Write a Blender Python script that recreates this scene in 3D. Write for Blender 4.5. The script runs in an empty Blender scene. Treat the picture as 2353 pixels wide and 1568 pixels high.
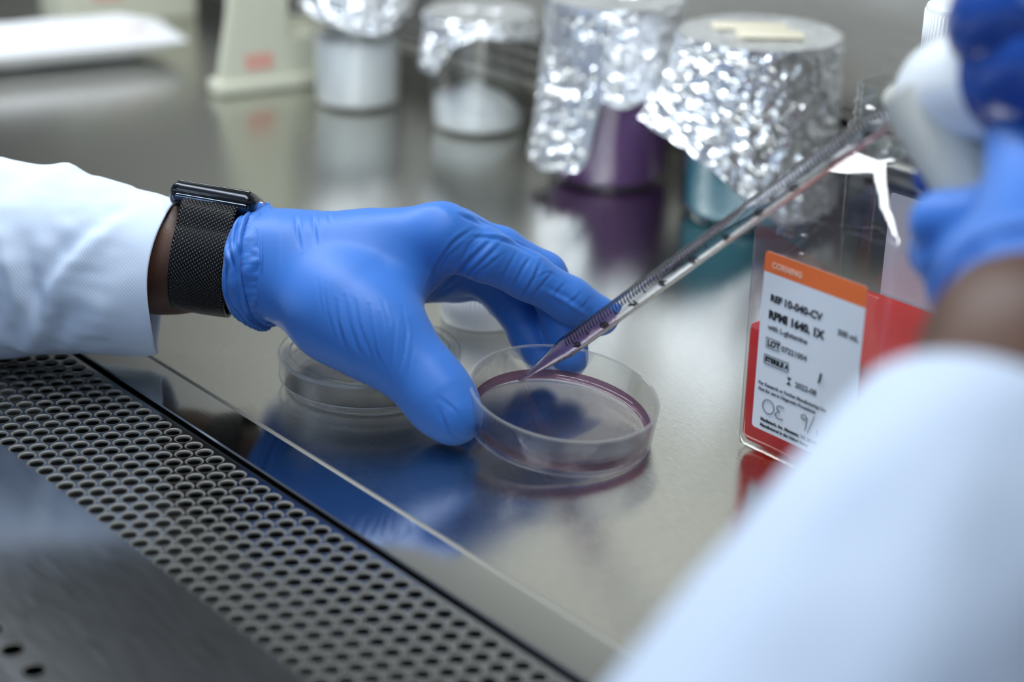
import bpy, bmesh, math, random
import numpy as np
from mathutils import Vector, Matrix, noise
C = bpy.context.scene.collection
SC = bpy.context.scene
PI = math.pi
V = Vector

# ---------------------------------------------------------------- measured world coordinates (metres; worktop is z = 0)
CAM_LOC = [0.543356, -0.501935, 0.353872]
CAM_X = [0.647927, 0.761415, 0.020915]
CAM_Y = [-0.307684, 0.236509, 0.921626]
CAM_F = [-0.696793, 0.603581, -0.387516]
PALM = [([-0.13232, -0.08215, 0.06015], 0.02095, [-0.12143, -0.07225, 0.06116], 0.021435897435897435), ([-0.14722, -0.07283, 0.055], 0.02047380410022779, [-0.1409, -0.05962, 0.05391], 0.020476190476190474), ([-0.12417, -0.07401, 0.06335], 0.019487179487179485, [-0.06627, -0.01807, 0.0799], 0.013830295857988164), ([-0.13641, -0.06613, 0.05891], 0.01949599083619702, [-0.07945, -0.00126, 0.07044], 0.01364516129032258), ([-0.14638, -0.05856, 0.05252], 0.018528748590755352, [-0.09523, 0.0101, 0.05973], 0.01316629213483146), ([-0.15234, -0.05353, 0.04783], 0.016582589285714284, [-0.11031, 0.01531, 0.04852], 0.012197136563876651), ([-0.11708, -0.0754, 0.05358], 0.01656308411214953, [-0.07791, -0.06595, 0.04948], 0.018013157894736842), ([-0.07791, -0.06595, 0.04948], 0.018013157894736842, [-0.06572, -0.06258, 0.04829], 0.016549397590361444), ([-0.09202, -0.05582, 0.05451], 0.018508235294117648, [-0.07668, -0.03826, 0.05945], 0.014610849056603772), ([-0.09419, -0.0366, 0.06253], 0.018513953488372092, [-0.07718, -0.02387, 0.0647], 0.013639766081871344), ([-0.10461, -0.01861, 0.05769], 0.016575, [-0.09172, 0.00064, 0.05158], 0.013651977401129944), ([-0.09875, 0.00621, 0.0471], 0.010729608938547486, [-0.09739, 0.01615, 0.0395], 0.008780730897009967), ([-0.11608, -0.03115, 0.04588], 0.017552542372881355, [-0.10316, 0.00697, 0.04332], 0.01073111111111111)]
THUMB = [([-0.07944, -0.06488, 0.04874], 0.01805741626794258, [-0.05148, -0.05779, 0.03789], 0.014403186274509804), ([-0.05148, -0.05779, 0.03789], 0.014403186274509804, [-0.03388, -0.05276, 0.027], 0.013118012422360248), ([-0.03388, -0.05276, 0.027], 0.013118012422360248, [-0.02154, -0.05099, 0.01788], 0.012184692597239649), ([-0.02154, -0.05099, 0.01788], 0.012184692597239649, [-0.01403, -0.05124, 0.0143], 0.010199999999999999)]
INDEX = [([-0.06615, -0.01817, 0.07953], 0.013830295857988164, [-0.05477, -0.00284, 0.07005], 0.012302830188679243), ([-0.05477, -0.00284, 0.07005], 0.012302830188679243, [-0.0439, 0.01544, 0.05833], 0.011087793427230047), ([-0.0439, 0.01544, 0.05833], 0.011087793427230047, [-0.03217, 0.03242, 0.04563], 0.010451228070175438), ([-0.03217, 0.03242, 0.04563], 0.010451228070175438, [-0.02409, 0.04452, 0.03703], 0.009488111888111887)]
MIDDLE = [([-0.07897, -0.00033, 0.07104], 0.013157834101382488, [-0.06801, 0.01902, 0.06339], 0.01076032110091743), ([-0.06801, 0.01902, 0.06339], 0.01076032110091743, [-0.05571, 0.03648, 0.0504], 0.010651376146788991), ([-0.05571, 0.03648, 0.0504], 0.010651376146788991, [-0.04082, 0.03753, 0.03043], 0.010550812064965196), ([-0.04082, 0.03753, 0.03043], 0.010550812064965196, [-0.03067, 0.03183, 0.0162], 0.0094)]
RING = [([-0.09555, 0.01035, 0.0607], 0.012678651685393259, [-0.08138, 0.01956, 0.04699], 0.010776775648252536), ([-0.08138, 0.01956, 0.04699], 0.010776775648252536, [-0.06975, 0.02902, 0.03306], 0.010282086167800452), ([-0.06975, 0.02902, 0.03306], 0.010282086167800452, [-0.05667, 0.02938, 0.02043], 0.009755045871559634), ([-0.05667, 0.02938, 0.02043], 0.009755045871559634, [-0.04411, 0.02712, 0.01239], 0.0088)]
PINKY = [([-0.11135, 0.01474, 0.0495], 0.011709251101321585, [-0.09968, 0.02133, 0.03877], 0.00977924944812362), ([-0.09968, 0.02133, 0.03877], 0.00977924944812362, [-0.08879, 0.03009, 0.03542], 0.007840531561461793), ([-0.08879, 0.03009, 0.03542], 0.007840531561461793, [-0.07837, 0.02855, 0.02977], 0.007071284916201117)]
WRINKLES = [([[-0.03763, 0.01897], [-0.02754, 0.02905], [-0.01745, 0.03914], [-0.00938, 0.04681]], -0.0009, 0.0013640000000000002), ([[-0.03561, 0.01937], [-0.02351, 0.02804], [-0.01342, 0.03672], [-0.00434, 0.046]], -0.0008, 0.00124), ([[-0.03904, 0.02401], [-0.03359, 0.03672], [-0.02653, 0.0462], [-0.01846, 0.05165]], -0.0007, 0.00124), ([[-0.03057, 0.0234], [-0.01846, 0.02865], [-0.00837, 0.03753]], -0.0006, 0.00124), ([[-0.03561, 0.02905], [-0.02956, 0.03914], [-0.0225, 0.04519]], -0.0005, 0.000992), ([[0.0003, 0.02421], [0.00575, 0.0347], [0.00878, 0.03914]], -0.0005, 0.0009299999999999999), ([[0.00474, 0.02018], [0.01039, 0.02905], [0.01382, 0.03712]], -0.0007, 0.000992), ([[0.00837, 0.01897], [0.01483, 0.02704], [0.01927, 0.03208]], -0.0005, 0.000868), ([[-0.00535, 0.02704], [-0.0003, 0.03712], [0.00272, 0.04217]], -0.00035, 0.000868), ([[-0.02391, 0.05851], [-0.01947, 0.05669], [-0.01241, 0.05326]], -0.0011, 0.001116), ([[-0.01846, 0.04822], [-0.00736, 0.04782], [0.00171, 0.04459], [0.01079, 0.03914]], -0.0009, 0.001116), ([[-0.08202, 0.01897], [-0.08101, 0.00888], [-0.07798, -0.00121], [-0.07294, -0.00767]], -0.0007, 0.001116), ([[-0.07798, 0.02098], [-0.07596, 0.00888], [-0.07193, -0.00323], [-0.0683, -0.00686]], -0.0006, 0.000992), ([[-0.07294, 0.01897], [-0.07092, 0.00686], [-0.06587, -0.00625]], -0.0006, 0.000992), ([[-0.06688, 0.01695], [-0.06487, 0.00282], [-0.06144, -0.01231]], -0.0007, 0.000992), ([[-0.06144, 0.01291], [-0.05942, 0.00081], [-0.0574, -0.01433]], -0.0006, 0.000992), ([[-0.05417, 0.00888], [-0.05478, -0.00323], [-0.05579, -0.01775]], -0.0005, 0.000992), ([[-0.04873, 0.00484], [-0.04973, -0.00525], [-0.05276, -0.01533]], -0.00035, 0.0009299999999999999), ([[-0.08706, 0.02401], [-0.08565, 0.01291], [-0.08161, -0.0002]], -0.00035, 0.0008060000000000001), ([[-0.09009, 0.02905], [-0.08908, 0.01897], [-0.08645, 0.00888]], -0.00025, 0.0008060000000000001), ([[-0.05982, 0.01897], [-0.0568, 0.00888], [-0.05478, -0.00121]], -0.0004, 0.0008060000000000001), ([[-0.06789, 0.00484], [-0.06587, -0.00525], [-0.06224, -0.01332]], -0.0004, 0.000744), ([[-0.07596, 0.01695], [-0.07354, 0.00484], [-0.06991, -0.00565]], -0.0004, 0.000744), ([[-0.05074, 0.01695], [-0.04873, 0.00484], [-0.04973, -0.00625]], -0.0003, 0.000868), ([[-0.06386, -0.00323], [-0.05881, -0.01332], [-0.05478, -0.02139]], -0.00035, 0.000868), ([[-0.0457, -0.00323], [-0.04772, -0.01332], [-0.04973, -0.0234]], -0.0003, 0.000868), ([[-0.02351, 0.03712], [-0.01947, 0.04519], [-0.01342, 0.05024]], -0.00035, 0.0008060000000000001), ([[-0.01543, 0.02905], [-0.00837, 0.03712], [-0.00333, 0.04116]], -0.00035, 0.000744), ([[0.01079, 0.02905], [0.01685, 0.03208], [0.02189, 0.02905]], -0.0003, 0.000744), ([[-0.10017, 0.05831], [-0.09957, 0.05125], [-0.09816, 0.04277]], -0.0007, 0.0009299999999999999), ([[-0.09251, 0.05912], [-0.0917, 0.05326], [-0.09069, 0.04419]], -0.0007, 0.0009299999999999999), ([[-0.08504, 0.05932], [-0.08464, 0.0573], [-0.08403, 0.05427]], -0.0005, 0.0008060000000000001), ([[-0.034, -0.03107], [-0.03158, -0.03793], [-0.02714, -0.04398], [-0.02048, -0.04721]], -0.0008, 0.001116), ([[-0.03319, -0.02643], [-0.02593, -0.03248], [-0.02229, -0.04055]], -0.0005, 0.000992), ([[-0.00636, 0.0119], [-0.00232, 0.01594], [0.00171, 0.01897]], -0.0006, 0.0009299999999999999), ([[0.02492, 0.01695], [0.02895, 0.01897], [0.03198, 0.0226]], -0.0004, 0.000868), ([[0.02996, 0.01392], [0.034, 0.01695], [0.03601, 0.01997]], -0.0004, 0.000744), ([[0.01886, 0.01897], [0.02189, 0.02401], [0.02492, 0.02704]], -0.00035, 0.0008060000000000001), ([[0.01483, 0.0234], [0.02492, 0.01816], [0.03501, 0.0113]], 0.0008, 0.0015), ([[-0.10824, 0.05831], [-0.10824, 0.03712], [-0.10824, 0.01695]], 0.0001, 0.0015), ([[0.03803, 0.01796], [0.03944, 0.01291], [0.03823, 0.00847]], 0.0005, 0.0012), ([[-0.04469, 0.06234], [-0.03359, 0.06174], [-0.02754, 0.0573]], 0.0005, 0.004)]
CUFF_A = [-0.129, -0.06741, 0.05651]
CUFF_B = [-0.14633, -0.08562, 0.05414]
WATCH_NEAR = [-0.14303, -0.09411, 0.09174]
WATCH_AXIS = [0.68937, 0.71275, -0.1294]
WRIST_C = [-0.15593, -0.09198, 0.05892]
SLEEVE_L = [([-0.16947, -0.1023, 0.04654], 0.03731, 0.037), ([-0.17682, -0.10899, 0.04676], 0.03945, 0.038), ([-0.18828, -0.11856, 0.04729], 0.0408, 0.04), ([-0.20281, -0.12928, 0.04898], 0.04327, 0.042), ([-0.21834, -0.14312, 0.05019], 0.04569, 0.044), ([-0.2337, -0.15959, 0.04957], 0.04892, 0.046), ([-0.25349, -0.18171, 0.05071], 0.05083, 0.048)]
FOREARM_L = [[-0.27532, -0.20761, 0.04961], [-0.1727, -0.10202, 0.05535], [-0.13487, -0.07332, 0.05786]]
RCUFF = [0.32166, -0.14383, 0.14903]
RLOW = [0.34128, -0.21759, 0.115]
RHAND = [0.27451, -0.05851, 0.17317]
RWRIST = [0.29843, -0.10315, 0.16385]
PIP_TIP = [-0.03024, 0.00049, 0.01306]
PIP_TOP = [0.15055, 0.02854, 0.18328]
HANDLE_T = [0.18234, -0.00201, 0.19465]
HANDLE_B = [0.23617, -0.0133, 0.14995]
PUR = [-0.26838, 0.28181, 0.0]
TEAL = [-0.16061, 0.29899, 0.0]
POW = [-0.41166, 0.2882, 0.0]
JAR = [-0.51494, 0.25664, 0.0]
BEIGE_L = [-0.58556, 0.18038, 0.0]
BEIGE_R = [-0.57012, 0.26057, 0.0]
WCAP = [-0.12768, 0.05866, 0.0]
BOXA = [-0.76461, 0.08966, 0.0]
BOXB = [-0.72772, 0.24133, 0.0]
REDM = [-0.62563, 0.24306, 0.0]
HEAD_DIR = [0.23386, -0.01838, 0.21844]
TOPCAP = [0.22437, -0.01971, 0.23344]
BOX2A = [-0.8505, 0.19064, 0.0]
BOX2B = [-0.83055, 0.30752, 0.0]
REAR_DISH = [-0.09689, -0.03774, 0.016]
RKN = [[0.26222, -0.06804, 0.16751], [0.25939, -0.05511, 0.1721], [0.25841, -0.04132, 0.17727], [0.25924, -0.0261, 0.18144]]

# ---------------------------------------------------------------- camera, world, lights, exposure
cx, cy, cf = V(CAM_X), V(CAM_Y), V(CAM_F)
cam = bpy.data.cameras.new('camera'); camo = bpy.data.objects.new('camera', cam); C.objects.link(camo)
camo.matrix_world = Matrix(((cx.x, cy.x, -cf.x, CAM_LOC[0]), (cx.y, cy.y, -cf.y, CAM_LOC[1]), (cx.z, cy.z, -cf.z, CAM_LOC[2]), (0, 0, 0, 1)))
cam.sensor_width = 36.0; cam.lens = 4089.0 / 2353.0 * 36.0
cam.clip_start = 0.02
cam.dof.use_dof = True; cam.dof.focus_distance = 0.822; cam.dof.aperture_fstop = 3.9; cam.dof.aperture_blades = 0
SC.camera = camo

wd = bpy.data.worlds.new('room_light'); SC.world = wd; wd.use_nodes = True
wd.node_tree.nodes['Background'].inputs[0].default_value = (0.62, 0.74, 1.0, 1)
wd.node_tree.nodes['Background'].inputs[1].default_value = 0.20

def area(name, loc, target, sx, sy, power, col):
    l = bpy.data.lights.new(name, 'AREA'); l.shape = 'RECTANGLE'; l.size = sx; l.size_y = sy; l.energy = power; l.color = col
    o = bpy.data.objects.new(name, l); C.objects.link(o); o.location = loc
    o.rotation_euler = (V(target) - V(loc)).to_track_quat('-Z', 'Y').to_euler()
    return o
# the cabinet's fluorescent tubes, behind the top of the sash
area('cabinet_tube_light', (-0.52, -0.06, 0.695), (-0.52, -0.06, 0), 1.60, 0.10, 11.2, (0.90, 0.96, 1.0))
# the laboratory's ceiling lights in front of the cabinet
area('laboratory_ceiling_light', (0.35, -1.5, 1.5), (0.1, -0.2, 0.1), 1.2, 0.6, 9.5, (0.68, 0.84, 1.0))

SC.view_settings.view_transform = 'Standard'; SC.view_settings.look = 'None'
SC.view_settings.gamma = 1.0; SC.view_settings.use_curve_mapping = False
SC.view_settings.exposure = 0.0

# ---------------------------------------------------------------- materials
def new_mat(name):
    m = bpy.data.materials.new(name); m.use_nodes = True
    nt = m.node_tree; return m, nt, nt.nodes, nt.links
def P(name, col, rough=0.5, metal=0.0, **kw):
    m, nt, n, l = new_mat(name); b = n['Principled BSDF']
    b.inputs['Base Color'].default_value = (*col, 1); b.inputs['Roughness'].default_value = rough; b.inputs['Metallic'].default_value = metal
    for k, v in kw.items(): b.inputs[k.replace('_', ' ')].default_value = v
    return m
def add_bump(m, kind='noise', scale=(100, 100, 100), strength=0.2, dist=0.001, detail=3, coord='Object'):
    nt = m.node_tree; n = nt.nodes; l = nt.links; b = n['Principled BSDF']
    tc = n.new('ShaderNodeTexCoord'); mp = n.new('ShaderNodeMapping'); mp.inputs['Scale'].default_value = scale
    t = n.new('ShaderNodeTexNoise'); t.inputs['Scale'].default_value = 1.0; t.inputs['Detail'].default_value = detail
    bp = n.new('ShaderNodeBump'); bp.inputs['Strength'].default_value = strength; bp.inputs['Distance'].default_value = dist
    l.new(tc.outputs[coord], mp.inputs[0]); l.new(mp.outputs[0], t.inputs['Vector']); l.new(t.outputs[0], bp.inputs['Height'])
    l.new(bp.outputs[0], b.inputs['Normal']); return t
def steel(name, col, rough, grain=1.0, aniso=0.0, gx=45, cv=(0.9, 1.08)):
    m = P(name, col, rough, 1.0)
    t = add_bump(m, scale=(gx, 1900, 900), strength=0.16 * grain, dist=0.0004, detail=4)
    n = m.node_tree.nodes; l = m.node_tree.links; b = n['Principled BSDF']
    r = n.new('ShaderNodeMapRange'); r.inputs[1].default_value = 0.3; r.inputs[2].default_value = 0.7; r.inputs[3].default_value = rough * 0.8; r.inputs[4].default_value = rough * 1.25
    l.new(t.outputs[0], r.inputs[0]); l.new(r.outputs[0], b.inputs['Roughness'])
    if aniso:
        cb = n.new('ShaderNodeCombineXYZ'); cb.inputs[1].default_value = 1.0; b.inputs['Anisotropic'].default_value = aniso; l.new(cb.outputs[0], b.inputs['Tangent'])
    mx = n.new('ShaderNodeMixRGB'); mx.inputs[1].default_value = (*[c * cv[0] for c in col], 1); mx.inputs[2].default_value = (*[min(1, c * cv[1]) for c in col], 1)
    l.new(t.outputs[0], mx.inputs[0]); l.new(mx.outputs[0], b.inputs['Base Color'])
    return m
def thin_ior(n, l, fr, ior):
    # a thin wall reflects the same from both sides
    g = n.new('ShaderNodeNewGeometry'); r = n.new('ShaderNodeMapRange'); r.inputs[3].default_value = ior; r.inputs[4].default_value = 1 / ior
    l.new(g.outputs['Backfacing'], r.inputs[0]); l.new(r.outputs[0], fr.inputs['IOR'])
def thin_glass(name, col=(1, 1, 1), ior=1.45, rough=0.02, gain=1.0):
    m, nt, n, l = new_mat(name)
    n.remove(n['Principled BSDF'])
    tr = n.new('ShaderNodeBsdfTransparent'); tr.inputs[0].default_value = (*col, 1)
    gl = n.new('ShaderNodeBsdfGlossy'); gl.inputs['Roughness'].default_value = rough
    fr = n.new('ShaderNodeFresnel'); fr.inputs['IOR'].default_value = ior
    thin_ior(n, l, fr, ior)
    mu = n.new('ShaderNodeMath'); mu.operation = 'MULTIPLY'; mu.inputs[1].default_value = gain; mu.use_clamp = True
    mx = n.new('ShaderNodeMixShader'); l.new(fr.outputs[0], mu.inputs[0]); l.new(mu.outputs[0], mx.inputs[0])
    l.new(tr.outputs[0], mx.inputs[1]); l.new(gl.outputs[0], mx.inputs[2]); l.new(mx.outputs[0], n['Material Output'].inputs[0])
    return m
def glass(name, col=(1, 1, 1), ior=1.5, rough=0.0):
    m, nt, n, l = new_mat(name); n.remove(n['Principled BSDF'])
    g = n.new('ShaderNodeBsdfGlass'); g.inputs[0].default_value = (*col, 1); g.inputs['IOR'].default_value = ior; g.inputs['Roughness'].default_value = rough
    l.new(g.outputs[0], n['Material Output'].inputs[0]); return m
def liquid(name, col, tcol, body=0.5):
    m, nt, n, l = new_mat(name); n.remove(n['Principled BSDF'])
    tr = n.new('ShaderNodeBsdfTransparent'); tr.inputs[0].default_value = (*tcol, 1)
    tl = n.new('ShaderNodeBsdfTranslucent'); tl.inputs[0].default_value = (*col, 1)
    df = n.new('ShaderNodeBsdfDiffuse'); df.inputs[0].default_value = (*col, 1)
    gl = n.new('ShaderNodeBsdfGlossy'); gl.inputs['Roughness'].default_value = 0.05
    a = n.new('ShaderNodeMixShader'); a.inputs[0].default_value = 0.5; l.new(tl.outputs[0], a.inputs[1]); l.new(df.outputs[0], a.inputs[2])
    b = n.new('ShaderNodeMixShader'); b.inputs[0].default_value = body; l.new(tr.outputs[0], b.inputs[1]); l.new(a.outputs[0], b.inputs[2])
    fr = n.new('ShaderNodeFresnel'); thin_ior(n, l, fr, 1.33)
    c = n.new('ShaderNodeMixShader'); l.new(fr.outputs[0], c.inputs[0]); l.new(b.outputs[0], c.inputs[1]); l.new(gl.outputs[0], c.inputs[2])
    l.new(c.outputs[0], n['Material Output'].inputs[0]); return m

M = {}
M['steel_top'] = steel('brushed_steel_worktop', (0.60, 0.595, 0.55), 0.145, 0.9, 0.5, 160, (0.72, 1.24))
M['steel_edge'] = steel('polished_steel_lip', (0.56, 0.57, 0.56), 0.09, 0.15)
M['steel_grille'] = steel('steel_grille_plate', (0.34, 0.355, 0.38), 0.15, 0.2)
M['steel_rim'] = P('dull_punched_edge', (0.20, 0.195, 0.175), 0.6, 0.6)
M['steel_wall'] = steel('steel_cabinet_wall', (0.42, 0.41, 0.375), 0.5, 0.6)
M['steel_wall'].node_tree.nodes['Principled BSDF'].inputs['Metallic'].default_value = 0.5
M['dark'] = P('dark_plenum', (0.006, 0.006, 0.007), 0.8)
M['dark_wall'] = P('dark_side_glass', (0.075, 0.075, 0.075), 0.4)
M['ceiling'] = P('cabinet_ceiling_paint', (0.24, 0.24, 0.24), 0.5)
M['glove'] = P('blue_nitrile', (0.028, 0.165, 0.575), 0.52, Sheen_Weight=0.15)
add_bump(M['glove'], scale=(420, 420, 420), strength=0.10, dist=0.0006, detail=4)
M['skin'] = P('brown_skin', (0.085, 0.034, 0.018), 0.5)
add_bump(M['skin'], scale=(900, 900, 900), strength=0.25, dist=0.0004)
M['coat'] = P('white_coat_cotton', (0.62, 0.715, 0.865), 0.85, Sheen_Weight=0.1)
def weave(m, s=2600.0, ang=0.6, strength=0.15):
    nt = m.node_tree; n = nt.nodes; l = nt.links
    tc = n.new('ShaderNodeTexCoord'); mp = n.new('ShaderNodeMapping'); mp.inputs['Rotation'].default_value = (0, 0, ang)
    w = n.new('ShaderNodeTexWave'); w.inputs['Scale'].default_value = s / 10; w.inputs['Distortion'].default_value = 0.6
    bp = n.new('ShaderNodeBump'); bp.inputs['Strength'].default_value = strength; bp.inputs['Distance'].default_value = 0.0003
    l.new(tc.outputs['UV'], mp.inputs[0]); l.new(mp.outputs[0], w.inputs['Vector']); l.new(w.outputs['Fac'], bp.inputs['Height']); l.new(bp.outputs[0], n['Principled BSDF'].inputs['Normal'])
weave(M['coat'])
M['case'] = P('dark_grey_aluminium', (0.035, 0.038, 0.045), 0.22, 0.9)
M['black_glass'] = P('black_screen_glass', (0.004, 0.004, 0.005), 0.04, Coat_Weight=0.6)
M['lug'] = P('polished_blue_black_lug', (0.06, 0.075, 0.11), 0.10, 1.0)
M['crown'] = P('crown_metal', (0.45, 0.40, 0.40), 0.25, 1.0)
M['dish'] = glass('clear_polystyrene', (0.985, 0.988, 0.985), 1.40)
nt = M['dish'].node_tree; n = nt.nodes; l = nt.links
tr = n.new('ShaderNodeBsdfTransparent'); mx = n.new('ShaderNodeMixShader'); mx.inputs[0].default_value = 0.58
g_ = [q for q in n if q.type == 'BSDF_GLASS'][0]; l.new(g_.outputs[0], mx.inputs[1]); l.new(tr.outputs[0], mx.inputs[2]); l.new(mx.outputs[0], n['Material Output'].inputs[0])
M['dish_thin'] = M['dish'].copy(); M['dish_thin'].name = 'thin_clear_polystyrene'
[q for q in M['dish_thin'].node_tree.nodes if q.type == 'MIX_SHADER'][0].inputs[0].default_value = 0.78
def frosted(name, f):
    m, nt, n, l = new_mat(name); n.remove(n['Principled BSDF'])
    a = n.new('ShaderNodeBsdfTransparent'); b = n.new('ShaderNodeBsdfTranslucent'); b.inputs[0].default_value = (0.9, 0.9, 0.9, 1); d_ = n.new('ShaderNodeBsdfDiffuse'); d_.inputs[0].default_value = (0.9, 0.9, 0.9, 1)
    m1 = n.new('ShaderNodeMixShader'); m1.inputs[0].default_value = 0.5; l.new(b.outputs[0], m1.inputs[1]); l.new(d_.outputs[0], m1.inputs[2])
    m2 = n.new('ShaderNodeMixShader'); m2.inputs[0].default_value = f; l.new(a.outputs[0], m2.inputs[1]); l.new(m1.outputs[0], m2.inputs[2]); l.new(m2.outputs[0], n['Material Output'].inputs[0]); return m
M['frost'] = frosted('frosted_plastic_edge', 0.22)
M['medium'] = thin_glass('pale_purple_medium', (0.985, 0.965, 0.985), 1.33, 0.01)
M['edge'] = liquid('purple_medium_edge', (0.52, 0.32, 0.42), (0.60, 0.47, 0.58), 0.16)
M['pip_liq'] = liquid('purple_pipette_liquid', (0.66, 0.50, 0.68), (0.86, 0.74, 0.88), 0.45)
M['pip'] = glass('clear_pipette_plastic', (0.97, 0.97, 0.98), 1.46)
M['beaker'] = thin_glass('beaker_glass', (0.985, 0.99, 0.988), 1.5)
M['bottle'] = thin_glass('bottle_plastic', (0.975, 0.988, 0.988), 1.55, 0.05, 1.4)
M['red'] = liquid('red_culture_medium', (0.86, 0.12, 0.11), (0.97, 0.25, 0.22), 0.6)
M['purple'] = liquid('purple_solution', (0.56, 0.29, 0.70), (0.58, 0.34, 0.68), 0.8)
M['teal'] = liquid('teal_solution', (0.20, 0.72, 0.92), (0.36, 0.78, 0.90), 0.8)
M['powder'] = P('white_powder', (0.86, 0.88, 0.88), 0.9)
M['foil'] = P('aluminium_foil', (0.93, 0.945, 0.97), 0.33, 1.0)
M['tape'] = P('cream_tape', (0.80, 0.74, 0.58), 0.6)
M['label'] = P('label_paper', (0.76, 0.80, 0.86), 0.5)
M['orange'] = P('orange_print', (0.86, 0.17, 0.035), 0.5)
M['ink'] = P('black_ink', (0.012, 0.012, 0.016), 0.6)
M['grey_ink'] = P('grey_ink', (0.10, 0.10, 0.12), 0.6)
M['white_ink'] = P('pale_print', (0.90, 0.55, 0.42), 0.6)
M['white'] = P('white_plastic', (0.82, 0.84, 0.84), 0.35, Subsurface_Weight=0.0)
M['cream'] = P('cream_plastic', (0.62, 0.62, 0.50), 0.45)
M['salmon'] = P('salmon_print', (0.72, 0.36, 0.30), 0.6)
M['paper'] = P('white_paper', (0.80, 0.80, 0.82), 0.7)
M['emboss'] = thin_glass('embossed_plastic', (1, 1, 1), 1.9, 0.1, 2.5)
M['grey_plastic'] = P('grey_plastic', (0.55, 0.55, 0.50), 0.4)
M['gloss_white'] = P('glossy_white_plastic', (0.86, 0.90, 0.95), 0.18)
M['blue_plastic'] = P('dark_blue_plastic', (0.012, 0.06, 0.30), 0.2)
M['red_print'] = P('red_print', (0.75, 0.10, 0.05), 0.5)
M['lamp'] = None
m, nt, n, l = new_mat('lamp_diffuser'); em = n.new('ShaderNodeEmission'); em.inputs[0].default_value = (0.92, 0.97, 1, 1); em.inputs[1].default_value = 3.0
l.new(em.outputs[0], n['Material Output'].inputs[0]); M['lamp'] = m
# woven watch band
m = P('black_mesh_band', (0.010, 0.010, 0.011), 0.36, 0.6); M['band'] = m
nt = m.node_tree; n = nt.nodes; l = nt.links
tc = n.new('ShaderNodeTexCoord'); br = n.new('ShaderNodeTexWave'); br.wave_type = 'BANDS'; br.bands_direction = 'X'
mp = n.new('ShaderNodeMapping'); mp.inputs['Rotation'].default_value = (0, 0, 0.66)
br.inputs['Scale'].default_value = 235.0; br.inputs['Distortion'].default_value = 0.0
mp2 = n.new('ShaderNodeMapping'); mp2.inputs['Rotation'].default_value = (0, 0, -0.9)
b2 = n.new('ShaderNodeTexWave'); b2.bands_direction = 'X'; b2.inputs['Scale'].default_value = 210.0
l.new(tc.outputs['UV'], mp.inputs[0]); l.new(mp.outputs[0], br.inputs['Vector']); l.new(tc.outputs['UV'], mp2.inputs[0]); l.new(mp2.outputs[0], b2.inputs['Vector'])
mu = n.new('ShaderNodeMath'); mu.operation = 'MULTIPLY'; l.new(br.outputs['Fac'], mu.inputs[0]); l.new(b2.outputs['Fac'], mu.inputs[1])
bp = n.new('ShaderNodeBump'); bp.inputs['Strength'].default_value = 0.9; bp.inputs['Distance'].default_value = 0.0006
l.new(mu.outputs[0], bp.inputs['Height']); l.new(bp.outputs[0], n['Principled BSDF'].inputs['Normal'])
cr = n.new('ShaderNodeValToRGB'); cr.color_ramp.elements[0].position = 0.25; cr.color_ramp.elements[0].color = (0.004, 0.004, 0.005, 1); cr.color_ramp.elements[1].position = 0.9; cr.color_ramp.elements[1].color = (0.10, 0.10, 0.105, 1)
l.new(mu.outputs[0], cr.inputs[0]); l.new(cr.outputs[0], n['Principled BSDF'].inputs['Base Color'])

# ---------------------------------------------------------------- helpers
def link(name, me, parent=None, mat=None):
    o = bpy.data.objects.new(name, me); C.objects.link(o)
    if mat is not None: me.materials.append(mat)
    if parent is not None:
        o.parent = parent; bpy.context.view_layer.update(); o.matrix_parent_inverse = parent.matrix_world.inverted()
    return o
def tag(o, label=None, cat=None, group=None, kind=None):
    if label: o['label'] = label
    if cat: o['category'] = cat
    if group: o['group'] = group
    if kind: o['kind'] = kind
    return o
def empty(name, loc, label, cat, group=None):
    o = bpy.data.objects.new(name, None); C.objects.link(o); o.location = loc; o.empty_display_size = 0.01
    bpy.context.view_layer.update(); return tag(o, label, cat, group)
def mesh(name, verts, faces, mat, parent=None, smooth=True, angle=None):
    me = bpy.data.meshes.new(name); me.from_pydata([tuple(map(float, v)) for v in verts], [], faces); me.update()
    if smooth:
        me.polygons.foreach_set('use_smooth', [True] * len(me.polygons))
    o = link(name, me, parent, mat)
    if angle is not None: me.set_sharp_from_angle(angle=angle)
    return o
def from_bm(name, bm, mat, parent=None, smooth=True, angle=0.7):
    me = bpy.data.meshes.new(name); bm.normal_update(); bm.to_mesh(me); bm.free()
    if smooth: me.polygons.foreach_set('use_smooth', [True] * len(me.polygons)); me.set_sharp_from_angle(angle=angle)
    return link(name, me, parent, mat)
def frame(o, xa, ya, za):
    return Matrix(((xa[0], ya[0], za[0], o[0]), (xa[1], ya[1], za[1], o[1]), (xa[2], ya[2], za[2], o[2]), (0, 0, 0, 1)))
def rbox(bm, size, center, bev, mat4=None, seg=3):
    r = bmesh.ops.create_cube(bm, size=1.0)['verts']
    for v in r: v.co = V((v.co.x * size[0] + center[0], v.co.y * size[1] + center[1], v.co.z * size[2] + center[2]))
    if bev > 0:
        ed = list({e for v in r for e in v.link_edges})
        b = bmesh.ops.bevel(bm, geom=ed, offset=bev, segments=seg, affect='EDGES', profile=0.5)
        r = list({v for f in b['faces'] for v in f.verts} | {v for v in r if v.is_valid})
    if mat4 is not None:
        for v in r: v.co = mat4 @ v.co
    return r
def box(name, size, center, bev, mat, parent=None, mat4=None, seg=3):
    bm = bmesh.new(); rbox(bm, size, center, bev, mat4, seg); return from_bm(name, bm, mat, parent)
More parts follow.
